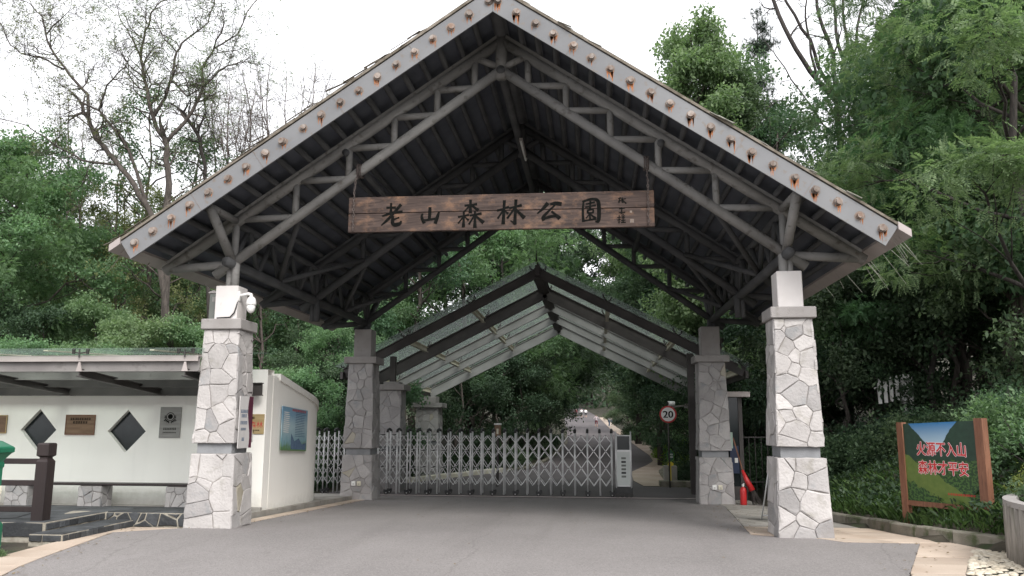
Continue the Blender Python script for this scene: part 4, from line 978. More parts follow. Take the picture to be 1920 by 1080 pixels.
# dark timber balustrade by the steps
bl = thing('balustrade', 'dark brown timber post with three rails on the stone platform', 'railing', (-6.4, -1.5, .22))
mb = MB(); mb.lathe([(.088,0),(.088,.84),(.076,.86),(.06,.88),(.06,.9),(.09,.925),(.09,1.08),(.08,1.1),(.02,1.105)], (-6.4, -1.52, .2), sq=True); obj('post', mb, MT['dark_wood'], bl)
mb = MB(); mb.lathe([(.088,0),(.088,.84),(.076,.86),(.06,.88),(.06,.9),(.09,.925),(.09,1.08),(.08,1.1),(.02,1.105)], (-9.0, -1.52, .2), sq=True); obj('post', mb, MT['dark_wood'], bl)
for z in (1.04, .735, .37):
    mb = MB(); mb.bbox((-8.93, -1.565, z-.038), (-6.47, -1.475, z+.038), .006); obj('rail', mb, MT['dark_wood'], bl)

# green pillar box at the left edge, and the little leaf-shaped notice before it
gx_ = thing('green_pillar_box', 'green enamelled pillar with moulded cap at the left picture edge', 'pillar box', (-6.18, -3., 0))
mb = MB(); mb.lathe([(.17,-.05),(.17,.32),(.15,.36),(.125,.38),(.125,1.02),(.135,1.04),(.135,1.08),(.125,1.1),(.14,1.14),(.18,1.2),(.19,1.22)], (-6.15, -3, 0), sq=True); obj('shaft', mb, MT['green_paint'], gx_)
mb = MB(); mb.lathe([(.15,1.18),(.205,1.22),(.205,1.27),(.19,1.29),(.1,1.36),(.02,1.38)], (-6.15, -3, 0), sq=True); obj('cap', mb, MT['green_paint'], gx_)
mb = MB(); mb.box((-6.03, -3.06, .62), (-6.012, -2.94, .86)); obj('slot_frame', mb, MT['alu'], gx_)
def leaf_sign(name, label, x, y, z, s, mats):
    root = thing(name, label, 'sign', (x, y, ground_z(x, y)))
    out = [(0,.5),(.16,.44),(.2,.3),(.36,.28),(.42,.08),(.36,-.1),(.38,-.28),(.2,-.42),(0,-.48),(-.2,-.42),(-.38,-.28),(-.36,-.1),(-.42,.08),(-.36,.28),(-.2,.3),(-.16,.44)]
    mb = MB(); mb.prism([(x+u*s*.72, y, z+v*s) for u, v in out], (0, .012, 0)); obj('rim', mb, mats[1], root)
    mb = MB(); mb.prism([(x+u*s*.62, y-.004, z+v*s*.88) for u, v in out], (0, .006, 0)); obj('panel', mb, mats[0], root)
    lettering('lettering', [('#4', x, z+.07*s, .34*s, .1*s), ('#4', x, z-.12*s, .34*s, .1*s)], lambda u, v, d: (u, y-.004-d, v), MT['camwhite'], root, .003)
    mb = MB()
    for k in (-1, 1): mb.prism([(x, y+.002, z-.42*s), (x+k*.2*s, y+.002, z-.58*s), (x+k*.22*s, y+.002, z-.72*s), (x+k*.05*s, y+.002, z-.8*s)], (0, .01, 0))
    mb.tube([(x, y+.015, ground_z(x, y)-.05), (x, y+.015, z-.4*s)], .014, 6); obj('stem', mb, mats[2], root)
    return root
leaf_sign('leaf_shaped_sign', 'small green leaf-shaped notice on yellow stem before the green pillar', -5.86, -3.2, .74, .3, (MT['green_dark'], MT['cream'], MT['yellow']))

# ------------------------------------------------------------------ things on the pillars
dc = thing('dome_camera', 'white dome camera on a bracket at the left front pillar', 'camera', (-4.08, -.12, 3.36))
mb = MB(); mb.bbox((-4.29, -.17, 3.56), (-4.265, -.07, 3.72), .006); mb.tube([(-4.27, -.12, 3.65), (-4.13, -.12, 3.68), (-4.09, -.12, 3.67), (-4.075, -.12, 3.62)], [.03, .027, .03, .032], 10); obj('bracket', mb, MT['camwhite'], dc, True)
mb = MB(); mb.lathe([(.03,.27),(.055,.255),(.072,.22),(.082,.17),(.082,.135),(.074,.13)][::-1], (-4.075, -.12, 3.36), 18); obj('housing', mb, MT['camwhite'], dc, True)
mb = MB(); mb.lathe([(.008,0),(.035,.012),(.056,.04),(.068,.08),(.07,.13)], (-4.075, -.12, 3.36), 18); obj('lens_ball', mb, MT['camwhite'], dc, True)
mb = MB(); mb.tube([(-4.285, -.16, 3.58), (-4.29, -.2, 3.45), (-4.31, -.215, 3.36), (-4.38, -.212, 3.285), (-4.6, -.212, 3.275)], .011, 6); obj('cable', mb, MT['black'], dc)
cb = thing('grey_cabinet', 'small grey equipment cabinet on the cap of the left pillar', 'cabinet', (-4.73, .05, 3.25))
mb = MB(); mb.bbox((-4.8, -.1, 3.252), (-4.665, .2, 3.7), .008); obj('case', mb, MT['grey_box'], cb)
mb = MB(); mb.prism([(-4.815, -.115, 3.7), (-4.665, -.115, 3.7), (-4.665, -.115, 3.735), (-4.74, -.115, 3.75), (-4.815, -.115, 3.72)], (0, .33, 0)); obj('lid', mb, MT['cap'], cb)
mb = MB()
for k in range(4): mb.box((-4.745+.018*k, -.106, 3.56), (-4.737+.018*k, -.099, 3.64))
obj('vent', mb, MT['cap'], cb)
pb = thing('narrow_poster', 'narrow white notice with dark purple wave on the left pillar', 'poster', (-4.1, 0, 1.2))
xp = -4.105
mb = MB(); mb.box((xp-.012, -.25, 1.2), (xp, .25, 2.02)); obj('board', mb, mat('dull_board', (.5,.48,.47), (.56,.54,.53), 4, .7), pb)
purple = mat('purple_print', (.075,.012,.03), (.09,.018,.038), 3, .6); mb = MB(); n = 14
L = [(.11 + .05*math.sin(i/n*5.5+.6), 1.2 + .82*i/n) for i in range(n+1)]
mb.add([(xp+.002, a, z) for a, z in L] + [(xp+.002, .25, z) for a, z in L], [(i, n+1+i, n+2+i, i+1) for i in range(n)]); obj('wave', mb, purple, pb)
lettering('lettering', [('#5', -.08, 1.78, .26, .05), ('#4', -.08, 1.71, .2, .05), ('#5', -.08, 1.6, .26, .05), ('#6', -.08, 1.5, .2, .035), ('#2', -.08, 1.34, .1, .05)], lambda u, v, d: (xp+d, u, v), MT['cloth_blue'], pb, .003)
# poster on the side wall
po = thing('blue_poster', 'blue and green printed notice on the white side wall', 'poster', (-4.7, 3.7, 1.05))
def printed():
    m, t, p, N, L = nodes('printed_notice'); tc = N('ShaderNodeTexCoord'); sp = N('ShaderNodeSeparateXYZ'); L(tc.outputs['Generated'], sp.inputs[0])
    nz = N('ShaderNodeTexNoise'); nz.inputs['Scale'].default_value = 9; nz.inputs['Detail'].default_value = 6; L(tc.outputs['Object'], nz.inputs['Vector'])
    ad = N('ShaderNodeMath'); ad.operation = 'MULTIPLY_ADD'; ad.inputs[1].default_value = .35; L(nz.outputs[0], ad.inputs[0]); L(sp.outputs['Z'], ad.inputs[2])
    r_ = N('ShaderNodeValToRGB'); els = r_.color_ramp.elements; els[0].position = .12; els[0].color = (.12,.26,.05,1); els[1].position = 1.25 if False else 1; els[1].color = (.2,.36,.5,1)
    for pos, c in ((.3, (.10,.2,.08)), (.42, (.2,.36,.42)), (.75, (.42,.55,.6))): e_ = els.new(pos); e_.color = (*c, 1)
    L(ad.outputs[0], r_.inputs[0]); L(r_.outputs[0], p.inputs['Base Color']); p.inputs['Roughness'].default_value = .35; return m
Lq = [(-4.655, 2.93, 1.07), (-4.70, 4.5, 1.0), (-4.70, 4.5, 1.86), (-4.655, 2.93, 1.93)]
mb = MB(); mb.prism(Lq, (.012, 0, 0)); obj('sheet', mb, printed(), po)
fw_ = lambda u, v, d: tuple(np.array(Lq[0])*(1-u)*(1-v) + np.array(Lq[1])*u*(1-v) + np.array(Lq[2])*u*v + np.array(Lq[3])*(1-u)*v + np.array((.0125+d, 0, 0)))
mb = MB()
for i in range(11):
    v = .86 - i*.045; mb.add([fw_(.06,v,.002), fw_(.06+.22*rng.uniform(.7,1),v,.002), fw_(.28,v+.02,.002), fw_(.06,v+.02,.002)], [(0,1,2,3)])
obj('text_lines', mb, MT['camwhite'], po)
mb = MB()
for i in range(15):
    v = .9 - i*.04; mb.add([fw_(.5,v,.002), fw_(.5+.42*rng.uniform(.6,1),v,.002), fw_(.92,v+.012,.002), fw_(.5,v+.012,.002)], [(0,1,2,3)])
obj('text_lines', mb, MT['cloth_blue'], po)
mb = MB(); mb.add([fw_(.36,.03,.0015), fw_(.97,.03,.0015), fw_(.97,.2,.0015), fw_(.8,.16,.0015), fw_(.66,.3,.0015), fw_(.5,.22,.0015), fw_(.36,.4,.0015)], [tuple(range(7))]); obj('skyline', mb, MT['cloth_blue'], po)
lettering('lettering', [('#8', .64, .95, .56, .05)], lambda u, v, d: fw_(u, v, d), MT['red'], po, .003)
# sockets near the foot of the rear pillars
for (x0, lab) in ((-4.5, 'left'), (4.4, 'right')):
    for k, (dx, m, nm) in enumerate(((-.06, 'camwhite', 'white'), (.08, 'cream', 'yellowed'))):
        zc_ = base(BAY) + .42; y = BAY - .415 + .02 - .024
        q = thing('wall_socket', f'small {nm} socket box low on the rear {lab} stone pillar', 'socket', (x0+dx, y, zc_))
        mb = MB(); mb.bbox((x0+dx-.05, y-.02, zc_-.055), (x0+dx+.05, y+.03, zc_+.055), .006); obj('box', mb, MT[m], q)
        mb = MB(); mb.box((x0+dx-.022, y-.024, zc_-.02), (x0+dx+.022, y-.019, zc_-.008)); obj('slot', mb, MT['black'], q)
# ------------------------------------------------------------------ sliding scissor gate
GY = 9.62; gz0 = base(GY) + .01; GH = 1.70
sg = thing('scissor_gate', 'extended aluminium scissor gate on wheels across the drive', 'gate', (-1.5, GY, gz0))
gxs = [-6.55,-6.27,-6.0,-5.7,-5.42,-5.13,-4.85,-4.56,-4.21,-3.93,-3.64,-3.37,-3.08,-2.80,-2.51,-2.19,-1.89,-1.59,-1.28,-.97,-.66,-.34,-.03,.30,.62,.95,1.29,1.62,1.94]
def first_or_copy(store, key, make, dx, par=sg):
    if key not in store: store[key] = make(); return store[key]
    c = store[key].copy(); COL.objects.link(c); c.location = store[key].location.copy(); c.location.x += dx - store[key]['x0']; c.parent = par
    for ch in store[key].children: d = ch.copy(); COL.objects.link(d); d.parent = c
    return c
st = {}; BACK = MB(); PIV = MB()
for i, x in enumerate(gxs):
    for q, y in enumerate((GY, GY + .36)):
        def mk():
            mb = MB(); mb.tube([(x, y, gz0 + .03), (x, y, gz0 + GH)], .024, 8); o = obj('post', mb, MT['alu'], sg, True); o['x0'] = x; return o
        first_or_copy(st, f'p{q}', mk, x)
    def mk():
        mb = MB(); mb.tube([(x, GY-.03, gz0+GH-.03), (x, GY-.02, gz0+GH+.03), (x, GY+.18, gz0+GH+.07), (x, GY+.38, gz0+GH+.03), (x, GY+.39, gz0+GH-.03)], [.034,.036,.03,.036,.034], 7); o = obj('top_cap', mb, MT['black'], sg, True); o['x0'] = x; return o
    first_or_copy(st, 'cap', mk, x)
    if i % 2 == 0:
        for q, y in enumerate((GY, GY + .36)):
            def mk():
                mb = MB(); mb.box((x-.02, y-.02, gz0+.1), (x+.02, y+.02, gz0+.3)); mb.box((x-.07, y-.028, gz0+.06), (x+.07, y-.018, gz0+.13)); mb.box((x-.07, y+.018, gz0+.06), (x+.07, y+.028, gz0+.13)); o = obj('wheel_fork', mb, MT['black'], sg); o['x0'] = x
                w = MB(); w.tube([(x, y-.016, gz0+.055), (x, y+.016, gz0+.055)], .062, 14); wo_ = obj('wheel', w, MT['tyre'], o); return o
            first_or_copy(st, f'w{q}', mk, x)
    if i < len(gxs) - 1:
        x2 = gxs[i+1]; xm = (x+x2)/2; L1, L2, L3 = gz0+1.40, gz0+.97, gz0+.50; T, Bq = gz0+1.60, gz0+.28; rr = .0125
        for y in (GY - .03, GY + .39):
            mb = MB()
            for a, b in (((x,L1),(x2,L2)), ((x,L2),(x2,L1)), ((x,L2),(x2,L3)), ((x,L3),(x2,L2)), ((x,L1),(xm,T)), ((x2,L1),(xm,T)), ((x,L3),(xm,Bq)), ((x2,L3),(xm,Bq))):
                if y < GY: m1 = MB(); m1.beam((a[0], y, a[1]), (b[0], y, b[1]), .012, .018, (0,1,0)); obj('scissor_bar', m1, MT['alu'], sg)
                else: mb.beam((a[0], y, a[1]), (b[0], y, b[1]), .012, .024, (0,1,0)); BACK.add(mb.v[-8:], [(0,1,2,3),(7,6,5,4),(0,4,5,1),(1,5,6,2),(2,6,7,3),(3,7,4,0)])
        for z in (T, (L1+L2)/2, (L2+L3)/2): PIV.tube([(xm, GY-.045, z), (xm, GY+.40, z)], .014, 6)
tag(obj('rear_scissor_bars', BACK, MT['alu'], sg), kind='stuff'); tag(obj('pivots', PIV, MT['black'], sg), kind='stuff')
# drive unit
hu = thing('gate_motor_unit', 'upright white gate motor unit with control plate at the end of the scissor gate', 'motor unit', (2.25, GY, gz0))
xa, xb_ = 2.03, 2.46
mb = MB(); mb.bbox((xa+.02, GY-.14, gz0+.28), (xb_-.02, GY+.4, gz0+1.62), .01); obj('body', mb, MT['alu'], hu)
for x in (xa, xb_-.035):
    mb = MB(); mb.tube([(x+.017, GY-.15, gz0+.25), (x+.017, GY-.15, gz0+1.72)], .02, 8); obj('frame_tube', mb, MT['alu'], hu, True)
mb = MB(); mb.box((xa+.05, GY-.152, gz0+1.24), (xb_-.05, GY-.138, gz0+1.6)); obj('screen', mb, MT['dark_glass'], hu)
mb = MB(); mb.box((xa+.05, GY-.15, gz0+.32), (xb_-.05, GY-.139, gz0+1.19)); pnl = obj('panel', mb, mat('pale_panel', (.5,.53,.51), (.55,.58,.56), 3, .4), hu)
for k in range(6):
    z = gz0 + 1.02 - k*.095; mb = MB(); mb.bbox((xa+.155, GY-.156, z-.026), (xb_-.155, GY-.149, z+.026), .004); obj('button', mb, MT['grey_box'] if k in (0, 2, 3, 5) else MT['black'], pnl)
mb = MB(); mb.bbox((xa-.01, GY-.16, gz0+.08), (xb_+.01, GY+.42, gz0+.28), .012); obj('chassis', mb, MT['black'], hu)
for k in range(4):
    x = xa + .05 + k*.115; mb = MB(); mb.tube([(x, GY-.185, gz0+.06), (x, GY-.145, gz0+.06)], .058, 14); obj('wheel', mb, MT['tyre'], hu)

# ------------------------------------------------------------------ loose things by the right pillars
fe = thing('fire_extinguisher', 'red fire extinguisher standing beside the rear right pillar', 'extinguisher', (4.98, 7.55, base(7.55)))
zf = base(7.55) + .014
mb = MB(); mb.lathe([(.07,0),(.078,.02),(.078,.33),(.065,.38),(.03,.41),(.025,.43)], (4.98, 7.5, zf), 16); obj('cylinder', mb, MT['red'], fe, True)
mb = MB(); mb.lathe([(.028,.42),(.03,.44),(.03,.47),(.015,.48)], (4.98, 7.5, zf), 10); mb.beam((4.98,7.5,zf+.475), (4.98,7.38,zf+.5), .02, .015); obj('valve', mb, MT['camwhite'], fe)
mb = MB(); mb.tube([(5.0,7.48,zf+.44),(5.07,7.46,zf+.42),(5.075,7.45,zf+.3),(5.06,7.45,zf+.12)], .011, 6); obj('hose', mb, MT['black'], fe)
br = thing('broom', 'long-handled broom leaning beside the red extinguisher', 'broom', (5.1, 7.6, base(7.6)))
mb = MB(); mb.tube([(5.12,7.55,base(7.6)+.32),(4.83,7.72,1.28)], .016, 6); obj('handle', mb, MT['post_wood'], br)
mb = MB(); mb.tube([(5.0,7.62,.52),(5.08,7.58,.3),(5.2,7.5,.05)], [.03,.06,.07], 8); obj('red_cover', mb, MT['red'], br, True)
mb = MB()
for k in range(60):
    a = np.array((5.16+rng.uniform(-.05,.05), 7.53+rng.uniform(-.04,.04), .14)); b = np.array((5.32+rng.uniform(-.14,.12), 7.42+rng.uniform(-.1,.1), base(7.4)+.02)); mb.tube([a, b], [.007,.003], 4)
obj('bristles', mb, MT['bark_dark'], br)['kind'] = 'stuff'
af = thing('folding_notice_board', 'metal A-frame board with pink lettering half hidden by the front right pillar', 'sign', (4.62, 2.6, base(2.6)))
zg = base(2.6) + .014; xq = 4.5
for y, yt in ((2.35, 2.6), (2.95, 2.64)):
    for x in (xq, xq+.62): mb = MB(); mb.tube([(x, y, zg), (x+ (.14 if x == xq else -.14)*.9, yt, zg+1.02)], .014, 8); obj('leg', mb, MT['alu'], af, True)
    mb = MB(); mb.tube([(xq+.02, y+ (yt-y)*.06, zg+.06), (xq+.6, y+(yt-y)*.06, zg+.06)], .012, 6); obj('foot_rail', mb, MT['alu'], af)
bpan = MB(); bpan.prism([(xq+.04, 2.375, zg+.3), (xq+.58, 2.375, zg+.3), (xq+.50, 2.58, zg+.95), (xq+.12, 2.58, zg+.95)], (0, .012, 0)); obj('panel', bpan, mat('black_board', (.02,.012,.02), None, 3, .5), af)
fb = lambda u, v, d: (xq+.31+u, 2.375 + (v/.65)*.205 - .004 - d, zg+.3+v)
lettering('lettering', [('#4', 0, .3, .4, .1), ('#4', 0, .15, .42, .1)], fb, mat('pink_paint', (.6,.12,.22), None, 3, .6), af, .003)
mb = MB(); mb.box((xq+.1, 2.57, zg+.93), (xq+.26, 2.66, zg+1.08)); obj('handle_tag', mb, mat('mint_paint', (.3,.5,.4), None, 3, .6), af)

# speed sign, bullet camera, leaf-shaped notice and lamp beyond the gate
xs_, ys_ = 3.78, 13.2
s20 = thing('speed_limit_sign', 'round speed limit sign with red rim on a thin post', 'road sign', (xs_, ys_, base(ys_)))
mb = MB(); mb.tube([(xs_, ys_+.03, base(ys_)), (xs_, ys_+.03, 2.05)], .025, 8); obj('post', mb, MT['steel_dark'], s20, True)
def disc(r_, y, zc_, th=.01, n=32): m_ = MB(); m_.tube([(xs_, y, zc_), (xs_, y+th, zc_)], r_, n); return m_
obj('rim', disc(.265, ys_, 1.9), MT['red'], s20); obj('face', disc(.215, ys_-.004, 1.9), MT['camwhite'], s20)
mb = MB(); vv, ff = text2d('20')
kx = .30/(max(a[0] for a in vv)*2); kz = .21/(max(a[1] for a in vv)*2)
for ox in (-.008, 0, .008): mb.add([(xs_ + a[0]*kx + ox, ys_-.0075-abs(ox)*.05, 1.9 + a[1]*kz) for a in vv], ff)
obj('numeral', mb, MT['ink'], s20)
bc_ = thing('bullet_camera', 'small white camera on an arm above the speed sign', 'camera', (4.0, 13.6, 2.2))
mb = MB(); mb.beam((3.98, 13.6, 2.14), (5.0, 16.9, 2.28), .05, .05); obj('arm', mb, MT['steel_pale'], bc_)
mb = MB(); mb.tube([(3.82,13.55,2.24),(4.02,13.6,2.24)], .08, 10); obj('camera_body', mb, MT['camwhite'], bc_, True)
mb = MB(); mb.tube([(3.8,13.545,2.24),(3.835,13.555,2.24)], .06, 10); obj('lens', mb, MT['black'], bc_)
leaf_sign('garden_notice', 'small green leaf-shaped notice below the speed limit sign', 3.88, 13.9, .62, .42, (MT['green_dark'], MT['leaf_lime'], MT['yellow']))
mb = MB(); mb.bbox((3.68, 14.1, base(14)-.05), (4.1, 14.45, base(14)+.62), .02); kb = obj('stone_bollard', mb, MT['concrete']); tag(kb, 'squat pale stone block behind the leaf-shaped notice', 'stone block')
mb = MB(); mb.bbox((3.5, 13.6, base(14)-.05), (5.1, 14.05, base(14)+.17), .015); tag(obj('low_wall', mb, MT['mossy']), 'low dark planting kerb at the foot of the speed sign', 'low wall')
ll = thing('globe_lamp', 'small white lamp on a green post in the dark wood', 'lamp', (-3.2, 30, base(30)))
mb = MB(); mb.tube([(-3.25, 30, base(30)), (-3.25, 30, 2.75)], .045, 8); obj('post', mb, MT['green_dark'], ll, True)
mb = MB(); mb.lathe([(.05,0),(.16,.06),(.17,.14),(.09,.26),(.02,.3)], (-3.25, 30, 2.72), 12); obj('lantern', mb, MT['camwhite'], ll, True)
pc = thing('card_reader_post', 'thin post with a small brown card reader box behind the gate', 'post', (-1.55, 13, base(13)))
mb = MB(); mb.bbox((-1.58, 13, base(13)), (-1.5, 13.1, 1.2), .01); obj('post', mb, MT['steel_dark'], pc)
mb = MB(); mb.bbox((-1.64, 12.97, 1.2), (-1.44, 13.12, 1.56), .01); obj('reader_box', mb, MT['bronze'], pc)
mb = MB(); mb.box((-1.65, 12.96, 1.56), (-1.43, 13.13, 1.61)); obj('cap', mb, MT['camwhite'], pc)
mb = MB(); mb.box((-1.57, 12.962, 1.28), (-1.51, 12.969, 1.44)); obj('reader', mb, MT['cream'], pc)

# ------------------------------------------------------------------ fire warning sign on two timber posts
A, B = np.array((6.27, .72, 0)), np.array((6.97, -.38, 0)); U = (B-A)/np.linalg.norm(B-A); NN = np.array((U[1], -U[0], 0))   # towards the viewer
Ls = float(np.linalg.norm(B-A))
fs_ = thing('fire_warning_sign', 'printed landscape board with red warning characters between two brown posts', 'sign', tuple((A+B)/2 + np.array((0, 0, .1))))
SF = lambda u, z, d=0.: tuple(A + U*u + NN*d + np.array((0, 0, z)))
for u, zt_, w in ((0, 1.64, .10), (Ls, 1.70, .125)):
    mb = MB(); q = [SF(u-w/2, 0, -w/2), SF(u+w/2, 0, -w/2), SF(u+w/2, 0, w/2), SF(u-w/2, 0, w/2)]
    b_ = [np.array(p) + (0, 0, -.1) for p in q]; t_ = [np.array(p) + (0, 0, zt_) for p in q]
    mb.add(b_ + t_, [(3,2,1,0),(4,5,6,7),(0,1,5,4),(1,2,6,5),(2,3,7,6),(3,0,4,7)]); obj('post', mb, MT['post_wood'], fs_)
mb = MB(); mb.beam(SF(.05, .42), SF(Ls-.06, .42), .07, .075); obj('rail', mb, MT['post_wood'], fs_)
def landscape():
    """printed picture: sky over mountains, meadow and woods"""
    m, t, p, N, L = nodes('landscape_print'); tc = N('ShaderNodeTexCoord'); mp = N('ShaderNodeMapping'); L(tc.outputs['UV'], mp.inputs[0])
    sp = N('ShaderNodeSeparateXYZ'); L(mp.outputs[0], sp.inputs[0]); u, v = sp.outputs['X'], sp.outputs['Y']
    def M_(op, a, b=None, c=None):
        n_ = N('ShaderNodeMath'); n_.operation = op
        for i, q in enumerate((a, b, c)):
            if q is None: continue
            if isinstance(q, (int, float)): n_.inputs[i].default_value = q
            else: L(q, n_.inputs[i])
        return n_.outputs[0]
    def noise(s_, d_=6):
        n_ = N('ShaderNodeTexNoise'); n_.inputs['Scale'].default_value = s_; n_.inputs['Detail'].default_value = d_; L(mp.outputs[0], n_.inputs['Vector']); return n_.outputs[0]
    def mixc(f, a, b):
        n_ = N('ShaderNodeMix'); n_.data_type = 'RGBA'; L(f, n_.inputs[0])
        for i, q in ((6, a), (7, b)):
            if isinstance(q, tuple): n_.inputs[i].default_value = (*q, 1)
            else: L(q, n_.inputs[i])
        return n_.outputs[2]
    n1 = noise(5); n2 = noise(14); n3 = noise(34)
    sky_ = mixc(M_('SMOOTH_MIN', M_('MULTIPLY', M_('SUBTRACT', 1., v), 2.6), 1., .1), (.03,.16,.36), (.5,.62,.66))
    ridge = M_('ADD', M_('MULTIPLY', M_('ABSOLUTE', M_('SUBTRACT', u, .42)), 1.15), M_('MULTIPLY_ADD', n1, .12, .55))
    hill = M_('GREATER_THAN', ridge, v)
    c = mixc(hill, sky_, mixc(n2, (.008,.022,.016), (.03,.07,.045)))
    wood = M_('LESS_THAN', v, M_('MULTIPLY_ADD', n2, .2, .42))
    trees = mixc(M_('GREATER_THAN', n3, .5), (.012,.04,.014), (.055,.115,.03))
    c = mixc(wood, c, trees)
    mead = M_('MULTIPLY', M_('LESS_THAN', v, M_('MULTIPLY_ADD', u, -.62, M_('MULTIPLY_ADD', n1, .16, .52))), M_('GREATER_THAN', v, M_('MULTIPLY_ADD', u, -.5, M_('MULTIPLY_ADD', n2, .3, .12))))
    c = mixc(mead, c, mixc(n2, (.06,.11,.022), (.15,.2,.05)))
    L(c, p.inputs['Base Color']); p.inputs['Roughness'].default_value = .3; return m
zb_, zt1, zt2 = .46, 1.615, 1.665
me = bpy.data.meshes.new('panel'); pv_ = [SF(.045, zb_, .02), SF(Ls-.055, zb_, .02), SF(Ls-.055, zt2, .02), SF(.045, zt1, .02)]
pv_ += [tuple(np.array(p) - NN*.025) for p in pv_]; c0 = np.array(pv_[0])
me.from_pydata([tuple(np.array(p)-c0) for p in pv_], [], [(0,1,2,3),(7,6,5,4),(0,4,5,1),(1,5,6,2),(2,6,7,3),(3,7,4,0)])
uvl = me.uv_layers.new(name='uv')
for pl in me.polygons:
    for li, vi in zip(pl.loop_indices, pl.vertices): uvl.data[li].uv = [(0,0),(1,0),(1,1),(0,1)][vi % 4]
panel = finish('panel', me, landscape(), fs_, c0, False)
wl = Ls - .1
def two_tone(name, items, m1, m2):
    # white outline: the same glyphs spread slightly behind the red ones
    mb = MB()
    for body, u, z, w, h in items:
        vv, ff = text2d(body); sx = w/(max(a[0] for a in vv)*2); sz = h/(max(a[1] for a in vv)*2)
        for k in range(8):
            t = k*math.pi/4; o_ = .009; mb.add([SF(u + a[0]*sx + o_*math.cos(t), z + a[1]*sz + o_*math.sin(t), .0215 + .00004*k) for a in vv], ff)
    obj('letter_outline', mb, m2, fs_)
    mb = MB()
    for body, u, z, w, h in items:
        vv, ff = text2d(body); sx = w/(max(a[0] for a in vv)*2); sz = h/(max(a[1] for a in vv)*2)
        for k in range(4):
            t = k*math.pi/2 + .4; o_ = .004; mb.add([SF(u + a[0]*sx + o_*math.cos(t), z + a[1]*sz + o_*math.sin(t), .0225 + .00004*k) for a in vv], ff)
    obj(name, mb, m1, fs_)
two_tone('lettering', [('火源不入山', .045+wl*.51, 1.245, wl*.66, .2), ('森林才平安', .045+wl*.52, .97, wl*.67, .2)], MT['red'], MT['cloth_pink'])
lettering('small_lettering', [('#11', .045+wl*.74, .6, wl*.36, .028)], lambda u, v, d: SF(u, v, .022+d), MT['red'], fs_, .001)

# ------------------------------------------------------------------ round planter of imitation logs at the right edge
LOGM = [mat('bark_cast_%d' % k, tuple(c*f for c in (.20,.18,.155)), tuple(c*f for c in (.34,.31,.275)), 5, .9, .9, 14, stretch=(4,4,.5), rnd=.12, c3=(.09,.10,.055), s3=3, a3=.6) for k, f in enumerate((1., .85, 1.12))]
lp = thing('log_planter', 'round planter of pale imitation logs at the right picture edge', 'planter', (8.6, -2.88, 0))
for i in range(100):
    t = 2*math.pi*i/100; h = .68 + rng.uniform(-.025, .025); x, y = 8.6 + 2.28*math.cos(t), -2.88 + 2.28*math.sin(t)
    mb = MB(); mb.tube([(x, y, -.05), (x+rng.uniform(-.006,.006), y, h*.5), (x, y, h)], [.078, .073, .07], 9); obj('log', mb, LOGM[rng.randrange(3)], lp, True)
mb = MB(); mb.lathe([(2.22, -.05), (2.22, .6)], (8.6, -2.88, 0), 60); obj('soil_bed', mb, MT['soil'], lp)
mb = MB(); n = 90; ro = [2.345, 2.345, 2.2, 2.2]; zo = [.655, .72, .72, .655]; vs_ = []
for i in range(n):
    t = 2*math.pi*i/n
    for r_, z in zip(ro, zo): vs_.append((8.6+r_*math.cos(t), -2.88+r_*math.sin(t), z))
mb.add(vs_, [(4*i+k, 4*((i+1)%n)+k, 4*((i+1)%n)+(k+1)%4, 4*i+(k+1)%4) for i in range(n) for k in range(4)]); obj('rim', mb, MT['cap'], lp)

# white picket fence climbing the bank behind the hedge
pk = thing('picket_fence', 'white picket fence on the bank above the dark hedge', 'fence', (10, 9.6, 1.8))
for k, (px, py) in enumerate(zip(range(1648, 1700, 11), [714, 712, 710, 708, 706])):
    c = at(px, py, 9.6); mb = MB(); mb.prism([(c[0]-.045, 9.6, c[2]-.6), (c[0]+.045, 9.6, c[2]-.6), (c[0]+.045, 9.6, c[2]-.02), (c[0], 9.6, c[2]+.06), (c[0]-.045, 9.6, c[2]-.02)], (0, .03, 0)); obj('picket', mb, MT['camwhite'], pk)
c = at(1700, 702, 9.6); mb = MB(); mb.bbox((c[0]-.12, 9.55, c[2]-1.1), (c[0]+.12, 9.79, c[2]), .01); obj('post', mb, MT['camwhite'], pk)
a, b = at(1640, 728, 9.6), at(1698, 716, 9.6); mb = MB(); mb.beam(a + (0,.05,0), b + (0,.05,0), .03, .035); obj('rail', mb, MT['camwhite'], pk)
# ------------------------------------------------------------------ vegetation
def t_pinnate(pairs, L, ll, lw, rs):
    """one compound leaf: leaflets in pairs along a drooping stalk; x along the stalk"""
    q = []
    for i in range(pairs):
        x = L * (.18 + .82 * i / pairs); z = -.35 * L * (x / L) ** 2
        for s in (-1, 1):
            k = ll * (1 - .35 * abs(i / pairs - .45)) * rs.uniform(.85, 1.1); a = rs.uniform(.9, 1.25); dx, dy = math.cos(a) * k, s * math.sin(a) * k
            nx, ny = -dy / k * lw / 2, dx / k * lw / 2; dz = -k * rs.uniform(.1, .45)
            q.append([(x, 0, z), (x + dx*.45 + nx, dy*.45 + ny, z + dz*.4), (x + dx, dy, z + dz), (x + dx*.45 - nx, dy*.45 - ny, z + dz*.4)])
    q.append([(L*.95, 0, -.33*L), (L + ll*.3, lw/2, -.36*L), (L + ll*.75, 0, -.42*L), (L + ll*.3, -lw/2, -.36*L)])
    return np.array(q)
